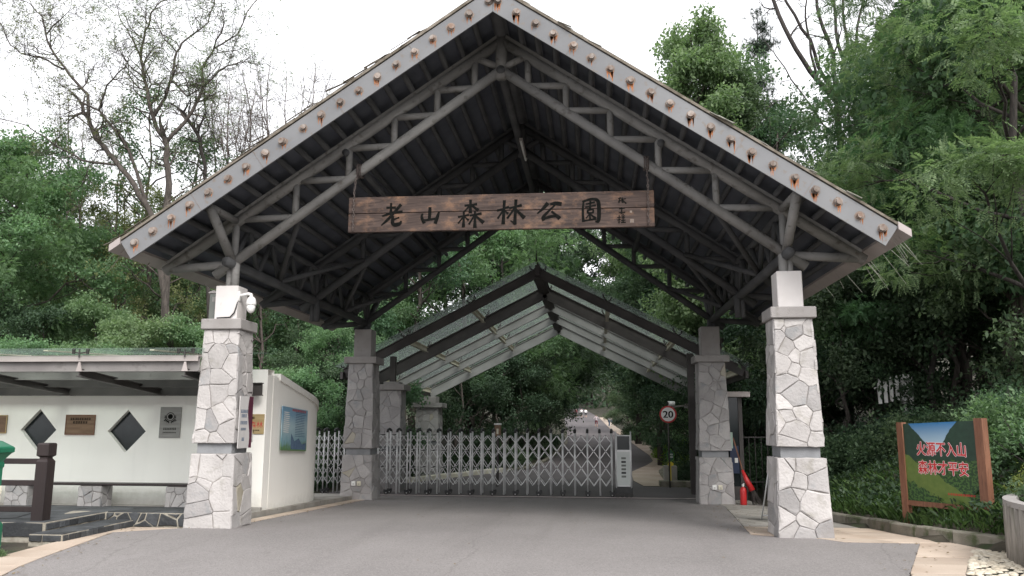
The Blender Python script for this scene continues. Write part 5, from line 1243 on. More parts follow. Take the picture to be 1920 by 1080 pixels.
def t_spray(n, r, ll, lw, rs):
    """a twig end with n single leaves"""
    q = []
    for i in range(n):
        o = rs.normal(0, r * .5, 3) * (1, 1, .6); o[0] += r * .5; d = rs.normal(0, 1, 3) + (.6, 0, -.25); d /= np.linalg.norm(d); u = rs.normal(0, .5, 3) + (0, 0, 1); s = np.cross(d, u); s /= np.linalg.norm(s)
        k = rs.uniform(.7, 1.25); q.append([o, o + d*ll*k*.45 + s*lw*k/2, o + d*ll*k, o + d*ll*k*.45 - s*lw*k/2])
    return np.array(q)
def scatter(temps, P, D, Sc, rs):
    """place leaf templates at points P with stalk directions D"""
    vs = []; P = np.asarray(P); D = np.asarray(D); Sc = np.asarray(Sc); pick = rs.randint(0, len(temps), len(P))
    for ti, T in enumerate(temps):
        m = pick == ti
        if not m.any(): continue
        p, d, sc = P[m], D[m].copy(), Sc[m]; d /= np.linalg.norm(d, axis=1)[:, None] + 1e-9
        up = np.array((0, 0, 1.)) + rs.normal(0, .35, (len(p), 3)); y = np.cross(up, d); y /= np.linalg.norm(y, axis=1)[:, None] + 1e-9; z = np.cross(d, y)
        B = np.stack([d, y, z], 1)                       # rows are the axes
        v = np.einsum('qkc,ncj->nqkj', T, B) * sc[:, None, None, None] + p[:, None, None, :]
        vs.append(v.reshape(-1, 3))
    v = np.concatenate(vs); return v, np.arange(len(v)).reshape(-1, 4)
RS = np.random.RandomState(3)
T_PIN = [t_pinnate(6, .34, .105, .042, RS) for _ in range(4)]
T_PIN_L = [t_pinnate(4, .42, .17, .075, RS) for _ in range(4)]
T_SPR = [t_spray(9, .24, .15, .075, RS) for _ in range(4)]
T_SPR_L = [t_spray(8, .38, .24, .13, RS) for _ in range(4)]
T_SHR = [t_spray(9, .14, .085, .04, RS) for _ in range(4)]
T_NEE = [np.array([[(0, 0, 0), (.1, .006 + 0*k, .03*math.cos(k)), (.2*math.cos(.7*math.sin(k)), .2*math.sin(k)*.6, .16*math.cos(k)), (.1, -.006, .03*math.cos(k))] for k in np.linspace(0, 6.28, 11)[:-1]])]
def tube_path(a, b, rs, n=4, wob=.12, sag=0.):
    a, b = np.array(a, float), np.array(b, float); L = np.linalg.norm(b - a); out = []
    for i in range(n + 1):
        t = i / n; p = a + (b - a) * t
        if 0 < i < n: p = p + rs.normal(0, wob * L * .25, 3) + np.array((0, 0, sag * L * math.sin(math.pi * t)))
        out.append(p)
    return out
def leafy_tree(name, seed, H, Rc, zb, lobes, clumps, sprigs, temps, lmat, bmat='bark', flat=.55, trunk_r=.2, lean=0., scale=1., top=1.):
    rs = np.random.RandomState(seed); root = thing(name, None, 'tree', (0, 0, 0)); mb = MB()
    tp = [np.array((0, 0, -.3))]; n = 7; dx = rs.normal(0, .03, 2)
    for i in range(1, n + 1):
        t = i / n; tp.append(np.array((dx[0]*H*t + lean*H*t*t + rs.normal(0, .012*H), dx[1]*H*t + rs.normal(0, .012*H), H*.93*t)))
    mb.tube(tp, [trunk_r*(1 - .86*(i/n)**.9) for i in range(n+1)], 8)
    tz = [p[2] for p in tp]; tat = lambda z: np.array([np.interp(z, tz, [p[k] for p in tp]) for k in range(3)])
    P, D = [], []
    for k in range(lobes):
        f = (k + .5) / lobes; ang = k * 2.39996 + rs.uniform(-.5, .5); z = zb + (H*.97 - zb) * f**.9
        prof = math.sin(math.pi * min(1, .18 + .82*(f**.85)) ) ** .65 if top else 1 - f*.6
        rad = Rc * max(.22, prof) * rs.uniform(.55, 1.0); c = tat(min(z, H*.9)) + np.array((math.cos(ang)*rad, math.sin(ang)*rad, rs.uniform(-.3, .5)))
        s0 = tat(max(zb*.6, z - rad*rs.uniform(.35, .8))); pth = tube_path(s0, c, rs, 5, .16, .06); r0 = trunk_r * (.42 - .25*f)
        mb.tube(pth, [r0*(1-.8*i/5) for i in range(6)], 6)
        lr = Rc * rs.uniform(.30, .46) * (1 - .25*f)
        for j in range(clumps):
            d = rs.normal(0, 1, 3); d /= np.linalg.norm(d); cc = c + d * lr * rs.uniform(.35, 1.05) * np.array((1, 1, flat + .15))
            if j % 2 == 0: mb.tube(tube_path(pth[rs.randint(2, 5)], cc, rs, 3, .15), [r0*.3, r0*.22, r0*.14, .006], 4)
            m = max(4, int(sprigs * rs.uniform(.6, 1.35))); cr = lr * rs.uniform(.32, .55)
            o = rs.normal(0, 1, (m, 3)); o /= np.linalg.norm(o, axis=1)[:, None]; o *= rs.uniform(.25, 1, (m, 1)) ** .6
            P.append(cc + o * cr * np.array((1, 1, flat))); D.append(o * (1, 1, .6) + (c - tat(z)) * .05 + np.array((0, 0, -.05)) + rs.normal(0, .5, (m, 3)))
    P, D = np.concatenate(P), np.concatenate(D)
    v, q = scatter(temps, P, D, rs.uniform(.75, 1.25, len(P)) * scale, rs)
    t_ = obj('trunk', mb, MT[bmat], root, True); c_ = npobj('crown', v, q, MT[lmat], root, base=(0, 0, 0))
    c_.material_slots[0].link = 'OBJECT'; c_.material_slots[0].material = MT[lmat]
    return root
PROTO = {}
PROTO['feather'] = leafy_tree('leafy_tree', 1, 13.5, 4.6, 2.6, 17, 9, 68, T_PIN, 'leaf_bright', 'bark_dark', trunk_r=.15, scale=.82)
PROTO['feather2'] = leafy_tree('leafy_tree', 2, 15, 4.2, 3.5, 18, 9, 64, T_PIN, 'leaf_bright', 'bark_dark', trunk_r=.15, scale=.85)
PROTO['broad'] = leafy_tree('leafy_tree', 3, 13, 4.4, 2.4, 16, 8, 36, T_SPR, 'leaf_mid', trunk_r=.22)
PROTO['broad2'] = leafy_tree('leafy_tree', 4, 14, 3.6, 3.2, 16, 8, 36, T_SPR, 'leaf_mid', trunk_r=.2)
PROTO['tall'] = leafy_tree('slender_tree', 15, 13.5, 1.75, 2.0, 30, 7, 26, T_SPR, 'leaf_mid', trunk_r=.14, flat=.85, scale=.8, top=0)
PROTO['far'] = leafy_tree('leafy_tree', 6, 14, 4.4, 2.0, 15, 7, 22, T_SPR_L, 'leaf_mid', trunk_r=.22)
PROTO['far2'] = leafy_tree('leafy_tree', 7, 13, 4.0, 1.6, 15, 7, 22, T_PIN_L, 'leaf_blue', trunk_r=.2)
PROTO['under'] = leafy_tree('young_tree', 8, 6.5, 2.6, .7, 12, 7, 24, T_SPR, 'leaf_dark_shaded', trunk_r=.09, scale=.9)
PROTO['thin'] = leafy_tree('sparse_tree', 9, 11, 2.6, 3.5, 15, 5, 13, T_SPR, 'leaf_sparse', 'bark_twig', trunk_r=.13, scale=.7)
_used = {}
def plant(kind, px, Y, s=1., lm=None, label=None, group=None, cat='tree', rz=None, sz=None, py=760, name=None):
    """stand a tree where the sight line px meets distance Y"""
    x = at(px, py, Y)[0]; z = ground_z(x, Y); src = PROTO[kind]
    if kind not in _used: o = src; _used[kind] = True
    else: o = dup(src)
    o.location = (x, Y, z); o.rotation_euler = (0, 0, rz if rz is not None else random.Random(int(px*7 + Y*131)).uniform(0, 6.28)); o.scale = (s, s, s*(sz or 1))
    if name: o.name = name
    if lm:
        for ch in o.children:
            if ch.name.startswith(('crown', 'foliage')): ch.material_slots[0].link = 'OBJECT'; ch.material_slots[0].material = MT[lm]
    for k in ('label', 'group'):
        if k in o: del o[k]
    return tag(o, label, cat, group)

# right-hand side: the big feathery trees above the warning sign
plant('feather', 1990, 8, .95, 'leaf_bright', 'bright green feathery tree rising over the fire warning sign', rz=.4)
plant('feather2', 1930, 4.5, .92, 'leaf_bright', 'bright feathery tree at the right picture edge', rz=2.0)
plant('feather', 1920, 12, 1.05, 'leaf_mid', 'tall darker feathery tree behind the two bright ones', rz=3.3)
plant('feather2', 1860, 14, 1.05, 'leaf_bright', 'feathery tree with pale crown right of the dark bare stems', rz=5.0)
plant('broad', 1800, 10.5, .78, 'leaf_bright', 'broad-leaved tree between the feathery ones above the hedge')
plant('broad2', 1915, 7.5, .8, 'leaf_mid', 'broad-leaved tree high behind the warning sign')
plant('broad', 2030, 8, 1.2, 'leaf_mid', 'broad leafy tree reaching in from the right picture edge')
plant('feather', 1700, 13.5, .68, 'leaf_bright', 'bright feathery tree just right of the roof corner', rz=2.2)
plant('feather2', 1760, 9.5, .62, 'leaf_bright', 'lower bright feathery tree over the hedge', rz=1.2)
GR = 'trees of the wood on the right bank'; LB = 'leafy tree of the dense wood on the right bank'
for i, (k, px, Y, s, lm) in enumerate((('broad2', 1640, 17, .72, 'leaf_mid'), ('broad', 1790, 18, .95, 'leaf_bright'), ('broad2', 1820, 19, 1.2, 'leaf_blue'), ('far', 1950, 18, 1.2, 'leaf_mid'), ('far', 1560, 25, .6, 'leaf_mid'), ('far2', 1660, 27, .9, 'leaf_dark_shaded'),
        ('far', 1850, 28, 1.3, 'leaf_mid'), ('far2', 1880, 27, 1.3, 'leaf_blue'), ('far', 1500, 33, .62, 'leaf_mid'), ('far2', 1420, 30, .55, 'leaf_mid'), ('far', 1470, 46, .8, 'leaf_dark_shaded'), ('far2', 1540, 44, .8, 'leaf_dark_shaded'), ('far', 1600, 48, 1.0, 'leaf_dark_shaded'), ('far2', 1520, 60, .9, 'leaf_dark_shaded'), ('far', 1420, 56, .85, 'leaf_dark_shaded'), ('far2', 1690, 50, 1.2, 'leaf_dark_shaded'), ('under', 1520, 17, .9, 'leaf_dark_shaded'), ('under', 1560, 20, .95, 'leaf_dark_shaded'), ('under', 1500, 24, 1.0, 'leaf_dark_shaded'), ('under', 1600, 16, .95, 'leaf_dark_shaded'), ('under', 1480, 12, .85, 'leaf_dark_shaded'), ('under', 1570, 10, .85, 'leaf_dark_shaded'), ('under', 1660, 13, 1.05, 'leaf_dark_shaded'), ('under', 1780, 9.5, .95, 'leaf_dark_shaded'), ('under', 1900, 9, 1.0, 'leaf_dark_shaded'), ('under', 1720, 11, .9, 'leaf_mid'), ('under', 1850, 12, 1.1, 'leaf_dark_shaded'), ('under', 1960, 6, .9, 'leaf_mid'))):
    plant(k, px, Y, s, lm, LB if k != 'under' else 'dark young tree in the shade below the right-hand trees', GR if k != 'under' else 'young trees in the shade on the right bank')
# between roof and right wood: slender leafy tree, small one, pine and dark bare stems
plant('tall', 1318, 19, 1.02, 'leaf_bright', 'shorter slender tree left of the tall one', rz=3.)
plant('tall', 1372, 18, 1.22, 'leaf_mid', 'dark slender tree right of the tall one', rz=5.)
plant('tall', 1340, 17, 1.32, 'leaf_bright', 'slender upright leafy tree right of the gable', rz=1.)
plant('tall', 1236, 24, 1.0, 'leaf_mid', 'small slender tree just above the right roof slope', rz=4.)
plant('broad', 1430, 21, .6, 'leaf_mid', 'rounded leafy tree under the pine')
plant('broad2', 1290, 25, .9, 'leaf_mid', 'leafy tree filling the gap left of the slender tree')
plant('broad2', 1445, 26, 1.2, 'leaf_mid', 'leafy tree filling the gap below the pine')
plant('broad', 1375, 28, 1.22, 'leaf_blue', 'leafy tree behind the foot of the slender tree')
plant('thin', 1405, 22, 1.6, 'leaf_mid', 'airy tree between slender tree and pine')
plant('thin', 1480, 23, 1.45, 'leaf_mid', 'airy tree left of the dark bare stems')
plant('broad2', 1530, 20, .72, 'leaf_bright', 'leafy tree at the foot of the dark bare stems')
plant('tall', 1390, 19, .72, 'leaf_mid', 'short slender tree between slender tree and pine', rz=2.)
# centre: wood seen through the gate
LC = 'leafy tree of the wood seen through the gateway'; GCn = 'trees of the wood beyond the gate'
for (k, px, Y, s, lm) in (('broad', 880, 27, 1.0, 'leaf_bright'), ('broad2', 780, 24, .95, 'leaf_mid'), ('feather', 950, 33, 1.15, 'leaf_bright'), ('broad2', 1255, 31, 1.1, 'leaf_bright'), ('broad2', 1262, 26, .9, 'leaf_mid'), ('far', 840, 40, 1.2, 'leaf_dark_shaded'), ('far2', 930, 46, 1.3, 'leaf_dark_shaded'), ('far', 1015, 44, 1.25, 'leaf_dark_shaded'), ('feather2', 1000, 36, 1.1, 'leaf_mid'), ('far2', 880, 34, .95, 'leaf_dark_shaded'), ('far2', 960, 38, .9, 'leaf_dark_shaded'),
        ('far', 1010, 52, 1.35, 'leaf_dark_shaded'), ('broad2', 1195, 46, 1.3, 'leaf_dark_shaded'), ('broad2', 1275, 42, 1.2, 'leaf_dark_shaded'), ('far', 1340, 38, .85, 'leaf_mid'), ('far2', 720, 34, 1.05, 'leaf_dark_shaded'), ('far', 660, 30, .9, 'leaf_mid'), ('broad', 640, 20, .6, 'leaf_mid'),
        ('far', 960, 75, 1.5, 'leaf_dark_shaded'), ('far2', 1030, 85, 1.5, 'leaf_dark_shaded'), ('broad2', 1200, 80, 1.5, 'leaf_dark_shaded'), ('far2', 1250, 70, 1.3, 'leaf_dark_shaded'), ('far', 1000, 110, 1.6, 'leaf_dark_shaded'), ('far2', 1190, 115, 1.6, 'leaf_dark_shaded'),
        ('far', 1020, 150, 1.6, 'leaf_mid'), ('far2', 1100, 185, 1.8, 'leaf_dark_shaded'), ('far', 1140, 170, 1.6, 'leaf_mid'), ('far2', 1160, 150, 1.6, 'leaf_dark_shaded'), ('far', 1065, 180, 1.9, 'leaf_dark_shaded'), ('far2', 1110, 190, 1.9, 'leaf_mid')):
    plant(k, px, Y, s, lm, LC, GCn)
for (px, Y, s, lm) in ((860, 21, .85, 'leaf_dark_shaded'), (940, 24, .8, 'leaf_dark_shaded'), (985, 28, .8, 'leaf_dark_shaded'), (1010, 36, .9, 'leaf_dark_shaded'), (1340, 30, .8, 'leaf_dark_shaded'), (1310, 34, .75, 'leaf_dark_shaded'), (1300, 22, .8, 'leaf_dark_shaded'), (1330, 17, .7, 'leaf_dark_shaded'), (760, 20, .8, 'leaf_dark_shaded'), (900, 30, .9, 'leaf_dark_shaded'), (1025, 60, 1.0, 'leaf_dark_shaded'), (1240, 60, .9, 'leaf_dark_shaded'), (1030, 95, 1.1, 'leaf_dark_shaded'), (1175, 95, 1.0, 'leaf_mid'), (1190, 62, .7, 'leaf_dark_shaded'), (1215, 50, .6, 'leaf_dark_shaded'), (1180, 75, .9, 'leaf_mid'), (690, 15, .75, 'leaf_mid'), (640, 13, .6, 'leaf_dark_shaded')):
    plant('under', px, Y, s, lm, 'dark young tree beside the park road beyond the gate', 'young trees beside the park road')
# left: wood behind the white wall, leaf colours lightened in place of haze
LL = 'leafy green tree of the wood behind the white wall'; GL = 'trees of the wood behind the white wall'
for (k, px, Y, s, lm) in (('far', -60, 20, .78, 'leaf_bright'), ('broad', 10, 17, .70, 'leaf_bright'), ('broad2', 110, 22, .64, 'leaf_bright'), ('broad', 200, 24, .62, 'leaf_bright'), ('far', 60, 30, .74, 'leaf_bright'), ('far2', 170, 33, .70, 'leaf_mid'), ('far', 280, 32, .72, 'leaf_bright'), ('far2', 380, 30, .72, 'leaf_bright'),
        ('broad2', 330, 22, .56, 'leaf_bright'), ('far', 450, 28, .72, 'leaf_bright'), ('far2', 540, 26, .7, 'leaf_mid'), ('far', -20, 38, .95, 'leaf_bright'), ('far2', 100, 42, .8, 'leaf_bright'), ('far', 230, 44, .85, 'leaf_bright'), ('far2', 350, 42, .9, 'leaf_mid'), ('far', 460, 40, .9, 'leaf_bright'), ('far2', 580, 36, .8, 'leaf_dark_shaded'), ('far', 600, 46, .9, 'leaf_bright'),
        ('broad', -30, 16.5, .95, 'leaf_bright'), ('far', 40, 62, 1.2, 'leaf_mid'), ('far2', 180, 64, 1.15, 'leaf_mid'), ('far', 320, 60, 1.1, 'leaf_mid'), ('far2', 450, 62, 1.1, 'leaf_mid'), ('feather', -110, 14, .75, 'leaf_bright'), ('broad', 620, 15, .45, 'leaf_bright')):
    plant(k, px, Y, s, lm, LL, GL)
for (px, Y, s, lm) in ((20, 11, .62, 'leaf_bright'), (120, 12, .6, 'leaf_bright'), (210, 11, .6, 'leaf_bright'), (300, 12, .62, 'leaf_dark_shaded'), (390, 12, .6, 'leaf_bright'), (500, 11.5, .55, 'leaf_bright'), (570, 12, .56, 'leaf_bright'), (60, 15, .8, 'leaf_dark_shaded'), (260, 15, .8, 'leaf_bright'), (350, 16, .8, 'leaf_bright'), (160, 16, .85, 'leaf_bright')):
    plant('under', px, Y, s, lm, 'young tree close behind the white wall', 'young trees behind the white wall')
for (px, Y, s, lm) in ((250, 22, 1.42, 'leaf_mid'), (205, 20, 1.0, 'leaf_sparse'), (330, 24, 1.3, 'leaf_mid'), (120, 21, .95, 'leaf_sparse'), (400, 24, 1.1, 'leaf_sparse'), (480, 24, .9, 'leaf_mid'), (290, 19, .95, 'leaf_sparse')):
    plant('thin', px, Y, s, lm, 'thin tree with loose airy leaves behind the white wall', 'thin trees behind the white wall')
for k, o in PROTO.items():
    if k not in _used:
        for ch in list(o.children): bpy.data.objects.remove(ch)
        bpy.data.objects.remove(o)

# bare and thinly leaved trees, limb by limb
def grow(mb, p, d, L, r, lvl, rs, ends, kink=.32, up=.06, kids=(2, 4)):
    n = max(3, int(L / .28)) if lvl > 0 else 3; n = min(n, 7); pts = [np.array(p)]; d = d / np.linalg.norm(d); dirs = []
    for i in range(n):
        d = d + rs.normal(0, kink, 3) * (1, .8, .8) + np.array((0, 0, up)); d /= np.linalg.norm(d); pts.append(pts[-1] + d * L / n); dirs.append(d)
    mb.tube(pts, [r * (1 - .72 * i / n) for i in range(n + 1)], 5 if r > .03 else 4 if r > .012 else 3, cap=False)
    if lvl <= 0: ends.append((pts[-1], d)); return
    for j in range(rs.randint(kids[0], kids[1] + 1)):
        i = rs.randint(1, n + 1); i = max(1, min(n, i)); a = rs.normal(0, 1, 3); a -= a.dot(dirs[i-1]) * dirs[i-1]; a /= np.linalg.norm(a) + 1e-9
        grow(mb, pts[i], dirs[i-1] * rs.uniform(.5, .9) + a * rs.uniform(.6, 1.1), L * rs.uniform(.42, .72), r * (1 - .72*i/n) * rs.uniform(.5, .75) + .0035, lvl - 1, rs, ends, kink, up, kids)
    if lvl == 1: ends.append((pts[-1], d))
def traced_tree(name, label, Y, limbs, seed, subs, lmat, leaf_n, bmat='bark_dark', foot=None, lvl=2, sub_len=1.3, group=None, kink=.34, depth=.9):
    """limbs: (radius at start, radius at end, [(px, py), ...]); each limb wanders in depth as well"""
    rs = np.random.RandomState(seed); mb = MB(); ends = []; f = np.array(at(foot[0], foot[1], Y)); f[2] = ground_z(f[0], Y) - .2
    root = thing(name, label, 'tree', tuple(f), group); known = []
    for li, (ra, rb, pts) in enumerate(limbs):
        q = [np.array(at(x, y, Y)) for x, y in pts]
        dy0 = min(known, key=lambda k: np.linalg.norm((k[0] - q[0])[[0, 2]]))[1] if known else 0.
        drift = rs.uniform(-1, 1) * depth; L = len(q)
        for i in range(L):
            off = dy0 + drift * i / max(1, L-1) * (0 if li == 0 else 1) + (rs.normal(0, .08) if i else 0); known.append((q[i].copy(), off))
            # keep the sight line while moving in depth
            q[i] = CAM + (q[i] - CAM) * ((Y + off - CAM[1]) / (Y - CAM[1]))
        if li == 0: q = [f] + q
        qs = [q[0]]
        for a, b in zip(q[:-1], q[1:]): qs += [a*.67 + b*.33 + rs.normal(0, .025, 3), a*.33 + b*.67 + rs.normal(0, .025, 3), b]
        n = len(qs); rr = [(ra + (rb - ra) * (i/(n-1))) * .85 for i in range(n)]; mb.tube(qs, rr, 8 if ra > .08 else 6)
        if li == 0 and ra > .1: s0 = int(n*.75)
        else: s0 = int(n*.2)
        for j in range(int(subs * (n - s0) / 9)):
            i = rs.randint(s0, n-1); d = qs[i+1] - qs[i]; d /= np.linalg.norm(d); a = rs.normal(0, 1, 3) * (1, .8, 1); a -= a.dot(d)*d; a /= np.linalg.norm(a)
            grow(mb, qs[i], d*.6 + a, sub_len * rs.uniform(.5, 1.3), max(.012, min(rr[i]*.55, .045)), lvl, rs, ends, kink)
        grow(mb, qs[-1], qs[-1]-qs[-2], sub_len*.8, rb, lvl, rs, ends, kink)
    obj('trunk', mb, MT[bmat], root, True)
    if leaf_n:
        P = []; D = []
        for p, d in ends:
            for k in range(rs.poisson(leaf_n)): P.append(p + rs.normal(0, .08, 3)); D.append(d + rs.normal(0, .5, 3))
        if P:
            v, q = scatter(T_SHR, np.array(P), np.array(D), rs.uniform(.6, 1.1, len(P)), rs); npobj('crown', v, q, MT[lmat], root)
    return root
z1 = lambda l: [(x/2, y/2) for x, y in l]
traced_tree('bare_tree', 'dark twisting tree forked high with young leaves left of the roof', 17, [
    (.19, .13, z1([(622,1300),(618,900),(624,780),(634,690),(622,600),(624,540)])),
    (.11, .03, z1([(624,540),(585,475),(562,400),(545,310),(528,220),(545,110),(565,50),(605,5)])),
    (.08, .025, z1([(575,440),(618,370),(648,285),(662,195),(695,150),(780,85),(805,-20)])),
    (.10, .025, z1([(624,535),(690,462),(722,415),(762,330),(758,255),(805,180),(890,130),(955,8)])),
    (.05, .015, z1([(760,325),(855,245),(905,232),(975,240)])), (.06, .02, z1([(650,305),(700,360),(758,325)])),
    (.05, .012, z1([(530,220),(500,150),(460,90),(430,0)])), (.04, .012, z1([(545,300),(480,240),(440,180)])), (.04, .012, z1([(662,195),(610,140),(580,60)])), (.04, .012, z1([(800,185),(840,90),(830,10)]))],
    5, 11, 'leaf_sparse', .4, foot=(311, 660), lvl=3, sub_len=1.45, bmat='bark')
traced_tree('leaning_tree', 'dark tree leaning left with long crooked branches over the white wall', 16, [
    (.15, .10, z1([(640,1300),(600,1000),(570,810),(505,695),(432,602),(360,520),(332,440)])),
    (.08, .02, z1([(332,440),(330,355),(262,282),(205,205),(172,130),(160,60),(95,5)])), (.05, .015, z1([(240,260),(150,215),(95,205),(40,170),(0,85),(-40,60)])),
    (.06, .015, z1([(432,618),(310,602),(205,545),(100,470),(-10,440)])), (.09, .02, z1([(565,805),(482,562),(425,480),(372,415),(300,380),(250,330)])), (.05, .015, z1([(372,415),(400,320),(470,250),(500,190)])), (.04, .012, z1([(172,130),(220,80),(275,30)]))],
    9, 11, 'leaf_sparse', .45, foot=(320, 660), lvl=3, sub_len=1.45, bmat='bark')
traced_tree('slim_bare_tree', 'slim crooked bare tree behind the upper left roof edge', 20, [
    (.12, .09, z1([(785,1200),(776,900),(774,690),(765,600),(742,505),(702,445)])), (.05, .015, z1([(702,445),(715,390),(700,300),(660,250)])), (.06, .015, z1([(742,505),(770,420),(765,330),(820,260)])), (.05, .015, z1([(774,660),(730,610),(690,600),(720,560)]))],
    21, 10, 'leaf_sparse', .6, foot=(390, 660), lvl=3, sub_len=1.3)
for i, (px, top, Y, n_) in enumerate(((130, 190, 24, 3), (158, 260, 26, 2), (225, 230, 25, 2), (430, 175, 24, 3), (470, 160, 26, 3), (505, 130, 27, 3), (540, 150, 28, 2), (590, 135, 29, 3), (405, 150, 26, 3), (450, 210, 25, 3), (490, 190, 28, 3), (560, 175, 30, 3), (95, 300, 24, 2), (375, 220, 24, 2))):
    rs_ = np.random.RandomState(50+i); jit = lambda: rs_.uniform(-10, 10)
    limbs = [(.075, .022, [(px+jit()*.5, 600), (px+jit(), 480), (px+jit(), 360), (px+jit(), top+60), (px+jit(), top)])]
    for k in range(n_): y0 = rs_.uniform(top+70, 380); sx = rs_.choice([-1, 1]); limbs.append((.035, .012, [(px, y0), (px+sx*rs_.uniform(8, 20), y0-45), (px+sx*rs_.uniform(18, 40), y0-rs_.uniform(90, 150))]))
    traced_tree('bare_sapling', 'thin leafless sapling against the sky on the left', Y, limbs, 60+i, 17, 'leaf_sparse', .12, 'bark_twig', (px, 640), 2, 1.25, 'leafless saplings against the sky on the left', .22, .5)
z3 = lambda l: [(1240 + x/2, y/2) for x, y in l]
traced_tree('dark_stemmed_tree', 'group of dark leaning bare stems between pine and feathery trees', 19, [
    (.16, .09, z3([(690,900),(675,600),(662,390),(585,300),(505,185),(442,60),(408,-30)])), (.11, .05, z3([(662,390),(610,290),(560,150),(470,10),(440,-40)])), (.12, .06, z3([(662,390),(645,205),(592,60),(575,-40)])),
    (.12, .06, z3([(668,380),(690,270),(655,120),(640,-40)])), (.10, .05, z3([(670,370),(710,240),(688,100),(680,-40)])), (.09, .05, z3([(672,370),(720,230),(735,100),(765,-40)])), (.05, .02, z3([(640,500),(605,465),(520,340),(430,210),(400,170)])), (.07, .03, z3([(585,300),(560,200),(540,60),(545,-40)]))],
    31, 3, 'leaf_mid', .3, foot=(1585, 660), sub_len=1.1)
# pine: whorls of drooping branches with needle tufts
pn = thing('pine_tree', 'thin dark pine with layered drooping branches right of the slender tree', 'tree', (0, 0, 0))
f = at(1437, 700, 24.); gz_ = ground_z(f[0], 24.); rs = np.random.RandomState(8); mb = MB(); P = []; D = []
tp = [np.array((f[0] + .1*math.sin(i), 24. , gz_ + i*1.9 - .3)) for i in range(8)]; tp[-1] = np.array(at(1420, 22, 24.)); tp[-2] = tp[-3]*.45 + tp[-1]*.55
mb.tube(tp, [.17*(1-.9*i/7) for i in range(8)], 8); top_z = tp[-1][2]
for k in range(46):
    t = rs.uniform(.3, 1) ; z = gz_ + (top_z-gz_)*t; c = np.array([np.interp(z, [p[2] for p in tp], [p[j] for p in tp]) for j in range(3)]); a = rs.uniform(0, 6.28); L = (2.3*(1.08-t)+.35)*rs.uniform(.6, 1.1)
    e = c + np.array((math.cos(a)*L, math.sin(a)*L, rs.uniform(-.1, .35)*L)); pth = tube_path(c, e, rs, 4, .1, .08); mb.tube(pth, [.03, .024, .018, .012, .005], 4)
    for j in range(int(60*L)):
        s_ = rs.uniform(.25, 1); p = pth[0]*(1-s_) + e*s_ + rs.normal(0, .16, 3)*(1, 1, .6); P.append(p); D.append((e-c) + rs.normal(0, .8, 3) + np.array((0, 0, .4)))
pn.location = (f[0], 24., gz_); obj('trunk', mb, MT['bark_dark'], pn, True); v, q = scatter(T_NEE, np.array(P), np.array(D), rs.uniform(1.1, 1.9, len(P)), rs); npobj('crown', v, q, MT['needle'], pn)

# shrubs and hedge plants
def shrub_proto(seed, n, temps, lm, flat=.8, name='shrub'):
    rs = np.random.RandomState(seed); root = thing(name, None, 'shrub', (0, 0, 0)); mb = MB(); P = []; D = []
    for k in range(16):
        a = rs.uniform(0, 6.28); r_ = rs.uniform(.1, .75); e = np.array((math.cos(a)*r_, math.sin(a)*r_, rs.uniform(.4, .95)*flat)); mb.tube(tube_path((math.cos(a)*.05, math.sin(a)*.05, -.1), e, rs, 3, .12), [.02, .015, .01, .004], 4)
    c = rs.normal(0, 1, (26, 3)); c /= np.linalg.norm(c, axis=1)[:, None]; c[:, 2] = np.abs(c[:, 2]); c *= rs.uniform(.5, .85, (26, 1))
    for cc in c:
        m = n // 26; o = rs.normal(0, 1, (m, 3)); o /= np.linalg.norm(o, axis=1)[:, None]; o *= rs.uniform(.3, 1, (m, 1)) * rs.uniform(.2, .36)
        P.append(cc * (1, 1, flat) + o + np.array((0, 0, .08))); D.append(o + cc*.4 + rs.normal(0, .2, (m, 3)))
    P, D = np.concatenate(P), np.concatenate(D); P[:, 2] = np.maximum(P[:, 2], .02)
    v, q = scatter(temps, P, D, rs.uniform(.7, 1.2, len(P)), rs); obj('stems', mb, MT['bark_dark'], root, True)
    c_ = npobj('foliage', v, q, MT[lm], root, base=(0, 0, 0)); c_.material_slots[0].link = 'OBJECT'; c_.material_slots[0].material = MT[lm]; return root
PROTO['shrub'] = shrub_proto(1, 900, T_SHR, 'leaf_dark_shaded'); PROTO['shrub2'] = shrub_proto(2, 750, T_SHR, 'leaf_mid', 1.0)
def bush(kind, x, y, s, lm, label, group=None, sz=1.):
    src = PROTO[kind]
    if kind not in _used: o = src; _used[kind] = True
    else: o = dup(src)
    o.location = (x, y, ground_z(x, y) - .03); o.scale = (s, s, s*sz); o.rotation_euler = (0, 0, (x*3.1 + y*7.7) % 6.28)
    for ch in o.children:
        if ch.name.startswith('foliage'): ch.material_slots[0].link = 'OBJECT'; ch.material_slots[0].material = MT[lm]
    for k in ('label', 'group'):
        if k in o: del o[k]
    return tag(o, label, 'shrub', group)
for (x, y, s, lm) in ((7.0, 8.6, 1.1, 'leaf_dark_shaded'), (7.9, 7.6, 1.1, 'leaf_mid'), (8.7, 6.8, 1.05, 'leaf_mid'), (9.5, 6.0, .95, 'leaf_mid'), (10.2, 5.1, .95, 'leaf_mid'), (7.6, 9.2, 1.3, 'leaf_mid'), (8.5, 8.2, 1.3, 'leaf_dark_shaded'), (9.4, 7.4, 1.05, 'leaf_mid'), (10.3, 6.4, .95, 'leaf_mid'), (6.6, 11.2, 1.3, 'leaf_mid'), (5.9, 12.4, 1.1, 'leaf_dark_shaded'), (10.6, 4.6, 1.2, 'leaf_mid')):
    bush('shrub', x, y, s, lm, 'dark evergreen shrub of the clipped hedge on the right bank', 'shrubs of the hedge on the right bank', 1.05)
